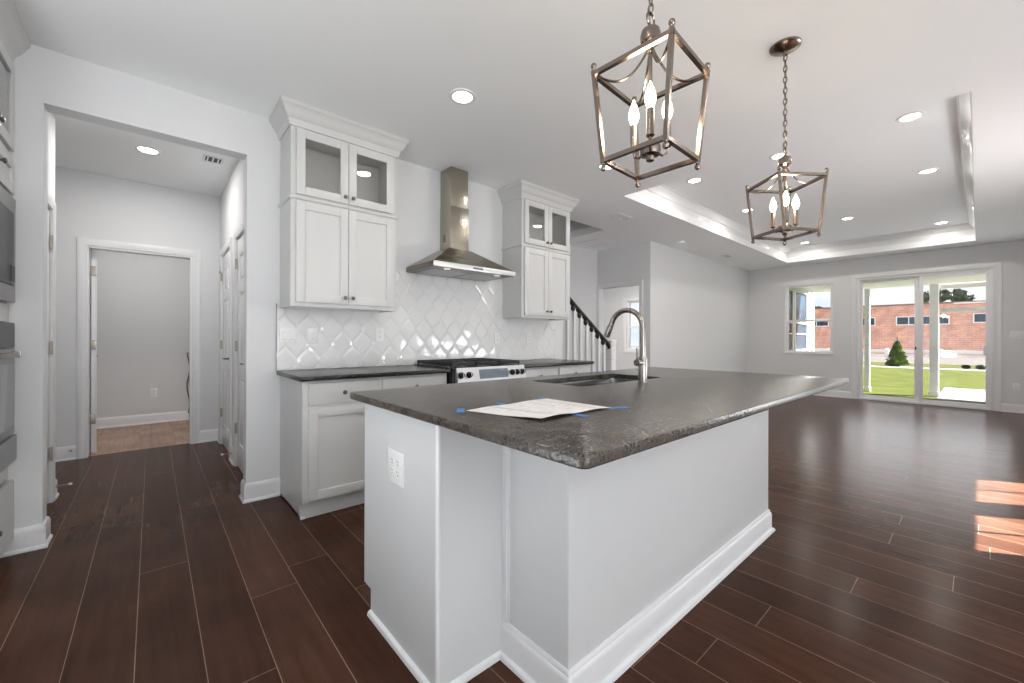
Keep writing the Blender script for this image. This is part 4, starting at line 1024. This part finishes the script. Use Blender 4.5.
# microwave
t = thing('microwave', (-.85, 3.0, 1.33), 'stainless built-in microwave in the tall cabinet at the left edge', 'microwave')
mb = MB(); mb.box(XB+.1, OX-.002, OY0+.06, OY1-.06, 1.34, 1.87); mb.build('body', GREYMETAL, t)
M = frame('pX', OX+.001, 0, 0)
mb = MB(M); ua, ub = OY0+.02, OY1-.012
mb.box(ua, ub, 1.335, 1.42, 0, .024, .003); mb.box(ua, ub, 1.80, 1.880, 0, .024, .003); mb.box(ua, ua+.05, 1.42, 1.80, 0, .024, .003); mb.box(ub-.055, ub, 1.42, 1.80, 0, .024, .003); mb.build('trim_kit', STEELO, t)
mb = MB(M); mb.box(ua+.052, ub-.057, 1.422, 1.798, 0, .028, .003); mb.build('door', OVENGL, t)
mb = MB(M); mb.box(ub-.13, ub-.065, 1.44, 1.52, .030, .032); mb.build('key_pad', SLOT, t)
# wall oven
t = thing('wall_oven', (-.85, 3.0, .51), 'stainless wall oven with a bar handle below the microwave at the left edge', 'oven')
mb = MB(); mb.box(XB+.08, OX-.002, OY0+.05, OY1-.05, .515, 1.23); mb.build('body', GREYMETAL, t)
mb = MB(M); mb.box(ua, ub, .505, .640, 0, .030, .004); mb.build('lower_panel', STEELO, t)
mb = MB(M); mb.box(ua, ub, .645, 1.095, 0, .022, .003); d = mb.build('door', STEELO, t)
mb = MB(M); mb.box(ua+.05, ub-.02, .69, 1.02, .020, .0235, .001); mb.build('window', pmat('oven_window', (.12, .12, .13), .15, coat=.4), d)
mb = MB(M); mb.box(ua+.06, ub-.065, 1.048, 1.078, .034, .052, .004); mb.build('handle', BRONZE, d)
mb = MB(M)
for u in (ua+.06, ub-.062): mb.box(u-.014, u+.014, 1.046, 1.080, .018, .054, .004)
mb.build('handle_bracket', SILVERB, d)
mb = MB(M); mb.box(ua, ub, 1.10, 1.228, 0, .022, .003); mb.build('control_panel', OVENGL, t)

# laundry cable hanging on the wall
pts = [(.385+.016*math.sin(k*.5), 7.325-.02*math.sin(k*.9)**2, .10+.04*k) for k in range(22)]
pts += [(.405+.012*math.sin(k*.5), 7.30, .94-.04*k) for k in range(20)]
tag(MB().tube(pts, .008, 8).build('cable', CABLE), 'dark cable hanging on the laundry wall beside the door jamb', 'cable')

# ================================================================== STAIRCASE
t = thing('staircase', (4.3, 3.98, 0), 'white staircase with black handrail rising behind the back wall', 'staircase')
SYa, SYb = 3.45, 4.53; X0s, run, rise = 4.86, .262, .182
for i in range(11):
    x1 = X0s-i*run; x0 = x1-run; z1 = rise*(i+1); ya = SYa-.03 if x0 > 3.79 else 3.53
    MB().box(x0, x1-.002, ya+.035, SYb, max(0, z1-.40), z1-.03).build('riser', TRIM, t)
    MB().box(x0-.004, x1+.025, ya, SYb, z1-.03, z1, .006).build('tread', FLOOR, t)
mb = MB(); mb.prism([(X0s+.005, 0), (X0s+.005, .14), (3.81, .14+rise/run*(X0s-3.81)), (3.81, 0)], SYa-.012, SYa+.004, 'y'); mb.build('stringer_panel', TRIM, t)
nx, ny = 4.93, 3.47; mb = MB()
mb.box(nx-.055, nx+.055, ny-.055, ny+.055, 0, 1.06, .004); mb.box(nx-.062, nx+.062, ny-.062, ny+.062, .86, .885, .006); mb.box(nx-.062, nx+.062, ny-.062, ny+.062, 0, .16, .005)
mb.box(nx-.068, nx+.068, ny-.068, ny+.068, 1.06, 1.085, .006); mb.prism([(nx-.058, ny-.058), (nx+.058, ny-.058), (nx+.058, ny+.058), (nx-.058, ny+.058)], 1.085, 1.125, 'z'); mb.box(nx-.066, nx+.066, ny-.066, ny+.066, 1.115, 1.145, .010); mb.build('newel_post', TRIM, t)
def railz(x): return 1.04+(4.905-x)*.692
ry = SYa+.01
mb = MB(); a, b = Vector((4.90, ry, railz(4.90))), Vector((3.80, ry, railz(3.80)))
for off, w_ in ((0.0, .030), (.016, .024)): mb.tube([a+Vector((0, 0, off)), b+Vector((0, 0, off))], [w_, w_], 14)
hr = mb.build('handrail', RAILB, t)
mb = MB()
mb.ball((4.895, ry, railz(4.895)-.01), .034)
mb.build('rail_end', RAILB, hr)
for k in range(8):
    x = 4.755-k*.1285
    i = int((X0s-x)//run); zb_ = rise*(i+1) if x < X0s else 0
    MB().box(x-.017, x+.017, ry-.017, ry+.017, zb_, railz(x)-.02, .002).build('baluster', TRIM, t)
    MB().lathe([(.008, -.075), (.022, -.066), (.030, -.045), (.030, -.01)], (x-.02, ry, railz(x)), 12).build('rail_fillet', RAILB, hr)

# ================================================================== OUTSIDE
GZ = -.15
struct(MB().box(10.5, 31.6, -40, 45, GZ-.3, GZ).build('ground_lawn', GRASS))
struct(MB().box(31.6, 45.0, -60, 60, GZ-.3, GZ+.01).build('ground_road', ROADM))
struct(MB().box(-30, 10.5, -40, -4.63, GZ-.3, GZ).build('ground_side', CONC))
struct(MB().box(3.03, 10.5, -4.63, -1.23, GZ-.3, GZ).build('ground_patio', CONC))
struct(MB().box(-30, -2.0, -4.63, 30, GZ-.3, GZ).build('ground_left', GRASS))
struct(MB().box(26.0, 27.3, -40, 45, GZ-.05, GZ+.012).build('ground_sidewalk', CONC))
struct(MB().box(10.5, 16.2, -3.0, .60, GZ-.1, GZ+.02).build('ground_porch_slab', CONC))
struct(MB().box(10.5, 13.72, -3.0, 3.29, 2.45, 2.60).build('ceiling_porch', SOFFIT))
struct(MB().box(13.73, 13.82, -3.0, .70, 2.34, 2.47).build('trim_porch_fascia', VINYL))
def post(y, w, label):
    t = thing('porch_post', (13.62, y, GZ), label, 'post', 'white porch posts')
    MB().box(13.62-w/2, 13.62+w/2, y-w/2, y+w/2, GZ, 2.449, .006).build('shaft', VINYL, t)
    MB().box(13.62-w/2-.015, 13.62+w/2+.015, y-w/2-.015, y+w/2+.015, GZ, GZ+.12, .005).build('foot', VINYL, t)
    return t
post(1.855, .10, 'slim white porch post seen through the left sliding panel')
pp = post(.672, .15, 'broad white porch post behind the right sliding panel')
t = thing('porch_screen', (13.62, 0, GZ), 'white porch frame with a crossbar joined to the broad post', 'porch screen')
MB().box(13.57, 13.67, -1.2, .580, 1.79, 1.88, .004).build('crossbar', VINYL, t)
MB().box(13.57, 13.67, -1.3, -1.2, GZ, 1.88, .004).build('side_post', VINYL, t)

# house wing with its own window, seen through the left window
t = thing('house_wing', (13, 5, GZ), 'white house wing with a dark glazed window, outside the left window', 'building')
MB().prism([(10.5, 3.3), (15.0, 3.3), (15.0, 5.2), (10.5, 5.2)], GZ, 3.3, 'z').build('wall', EXTW, t)
M = frame('mY', 0, 3.3, 0)
def wing_window(u0, u1, v0, v1):
    mb = MB(M); f = .09
    mb.box(u0-f, u0, v0-f, v1+f, 0, .04, .004); mb.box(u1, u1+f, v0-f, v1+f, 0, .04, .004); mb.box(u0-f, u1+f, v0-f, v0, 0, .04, .004); mb.box(u0-f, u1+f, v1, v1+f, 0, .04, .004)
    zm = (v0+v1)/2-.05; mb.box(u0, u1, zm-.025, zm+.025, 0, .03, .003); mb.box(u0, u1, v0+.42, v0+.45, 0, .02)
    w = mb.build('window', VINYL, t); g = MB(M); g.box(u0, u1, v0, v1, .002, .010); g.build('pane', DARKGLASS, w)
wing_window(12.05, 12.85, .88, 2.46); wing_window(13.12, 14.22, .88, 2.46)
MB().box(14.86, 15.03, 3.26, 3.45, GZ, 3.3, .005).build('corner_board', VINYL, t)

# brick building
t = thing('brick_building', (50, 5, GZ), 'long red brick building with strip windows beyond the lawn', 'building')
BXf = 48.0
wins = [(5.98, 7.9, 2.42, 3.16), (1.50, 4.66, 2.42, 3.16), (-1.9, .26, 2.50, 3.26), (9.3, 12.2, 2.42, 3.16), (-6.5, -3.6, 2.5, 3.26), (13.9, 17.3, 2.42, 3.16)]
mb = MB(); slab(mb, -22, 23, GZ, 4.10, BXf, BXf+.4, [(a, b, c, d) for a, b, c, d in wins], lambda a, b, q: (q, a, b)); mb.box(BXf+.4, BXf+14, -22, 23, GZ, 4.0); mb.build('wall', BRICK, t)
MB().box(BXf-.06, BXf+.5, -22, 23, 4.10, 4.22).build('coping', COPING, t)
MB().box(BXf-.10, BXf-.02, -22, 1.3, 4.05, 4.14).build('gutter', FENCEW, t)
for (a, b, c, d) in wins:
    mb = MB(); f = .07
    mb.box(BXf-.03, BXf+.1, a, b, c, c+f); mb.box(BXf-.03, BXf+.1, a, b, d-f, d); mb.box(BXf-.03, BXf+.1, a, a+f, c+f, d-f); mb.box(BXf-.03, BXf+.1, b-f, b, c+f, d-f)
    n = max(2, round((b-a)/.9))
    for k in range(1, n): y = a+(b-a)*k/n; mb.box(BXf-.01, BXf+.1, y-.03, y+.03, c, d)
    w = mb.build('window', FENCEW, t); MB().box(BXf+.02, BXf+.06, a+f, b-f, c+f, d-f).build('pane', DARKGLASS, w)
# rail fence
t = thing('rail_fence', (44, 5, GZ), 'low white two-rail fence in front of the brick building', 'fence')
for z0_, z1_ in ((.18, .42), (-.06, .06)): MB().box(43.0, 43.08, -20, 30, z0_, z1_).build('rail', FENCEW, t)
for k in range(17):
    y = -18.5+k*2.9; MB().box(42.93, 43.15, y-.10, y+.10, GZ, .50, .01).build('fence_post', FENCEW, t)

# shrubs and trees: leaf cards massed as real little leaves on a branching frame
def foliage(mb, fn, n, size, rnd):
    for _ in range(n):
        p = fn(); a = rnd.uniform(0, 2*PI); b = rnd.uniform(-1, 1); s_ = size*rnd.uniform(.6, 1.3)
        d = Vector((math.cos(a)*math.sqrt(1-b*b*.5), math.sin(a)*math.sqrt(1-b*b*.5), b*.7)).normalized(); u = d.cross(Vector((rnd.random(), rnd.random(), rnd.random()))).normalized(); w = d.cross(u)
        q = [p-d*s_, p+u*s_*.45+w*s_*.12, p+d*s_, p-u*s_*.45+w*s_*.12]; mb.add(q, [(0, 1, 2), (0, 2, 3)])
rnd = random.Random(3)
t = thing('conifer_shrub', (27.55, 2.63, GZ), 'bright green cone-shaped young tree on the lawn', 'tree')
mb = MB(); mb.tube([(27.55, 2.63, GZ), (27.55, 2.63, 1.33)], [.05, .012], 8); mb.build('trunk', BARK, t)
def cone():
    h = rnd.random()**1.25; r = (.40*(1-h)**.85+.03)*math.sqrt(rnd.uniform(.35, 1)); a = rnd.uniform(0, 2*PI); lump = 1+.18*math.sin(a*5+h*22)
    return Vector((27.55+r*lump*math.cos(a), 2.63+r*lump*math.sin(a), GZ+.06+h*1.18))
mb = MB(); foliage(mb, cone, 1500, .075, rnd); mb.build('foliage', LEAF, t)
MB().lathe([(.45, 0), (.42, .03), (.001, .05)], (27.55, 2.63, GZ), 20).build('mulch_ring', COPING, t)
for (x, y, s_, l) in ((27.5, .355, .14, 'small leafy shrub at the lawn edge, left of its twin'), (27.5, -.08, .15, 'small leafy shrub at the lawn edge, nearest the right door frame')):
    t = thing('small_shrub', (x, y, GZ), l, 'shrub')
    mb = MB()
    for k in range(7):
        a = k*.9; mb.tube([(x, y, GZ), (x+s_*.5*math.cos(a), y+s_*.5*math.sin(a), GZ+s_*.8)], [.01, .004], 6)
    mb.build('stems', BARK, t)
    def blob(x=x, y=y, s_=s_):
        v = Vector((rnd.gauss(0, 1), rnd.gauss(0, 1), rnd.gauss(0, 1))).normalized()*rnd.uniform(.5, 1); return Vector((x+v.x*s_, y+v.y*s_, GZ+s_*.75+v.z*s_*.7))
    mb = MB(); foliage(mb, blob, 260, .05, rnd); mb.build('foliage', LEAFD, t)
for i, (x, y, h, r, l) in enumerate(((66, 3.75, 6.75, .75, 'leftmost dark treetop above the brick roof'), (70, 2.95, 7.45, .85, 'second dark treetop from the left above the brick roof'),
                                      (74, 1.9, 7.7, .95, 'third dark treetop from the left above the brick roof'), (79, 1.0, 7.4, .9, 'rightmost dark treetop above the brick roof'),
                                      (70, 15.2, 6.5, .9, 'dark tree behind the brick building seen through the left window'))):
    t = thing('distant_tree', (x, y, GZ), l, 'tree', 'trees behind the brick building')
    MB().tube([(x, y, GZ), (x+.1, y+.1, h*.6), (x, y, h)], [.25, .18, .05], 8).build('trunk', BARK, t)
    cl = [Vector((rnd.uniform(-1, 1)*r*.6, rnd.uniform(-1, 1)*r*.75, rnd.uniform(-1.0, .3)*r)) for _ in range(9)]
    def crown(x=x, y=y, h=h, r=r, cl=cl):
        c = rnd.choice(cl); v = Vector((rnd.gauss(0, 1), rnd.gauss(0, 1), rnd.gauss(0, 1))).normalized()*rnd.uniform(.6, 1)*r*.45
        return Vector((x, y, h-.9*r))+c+v
    mb = MB(); foliage(mb, crown, 900, .17, rnd); mb.build('crown', LEAFD, t)
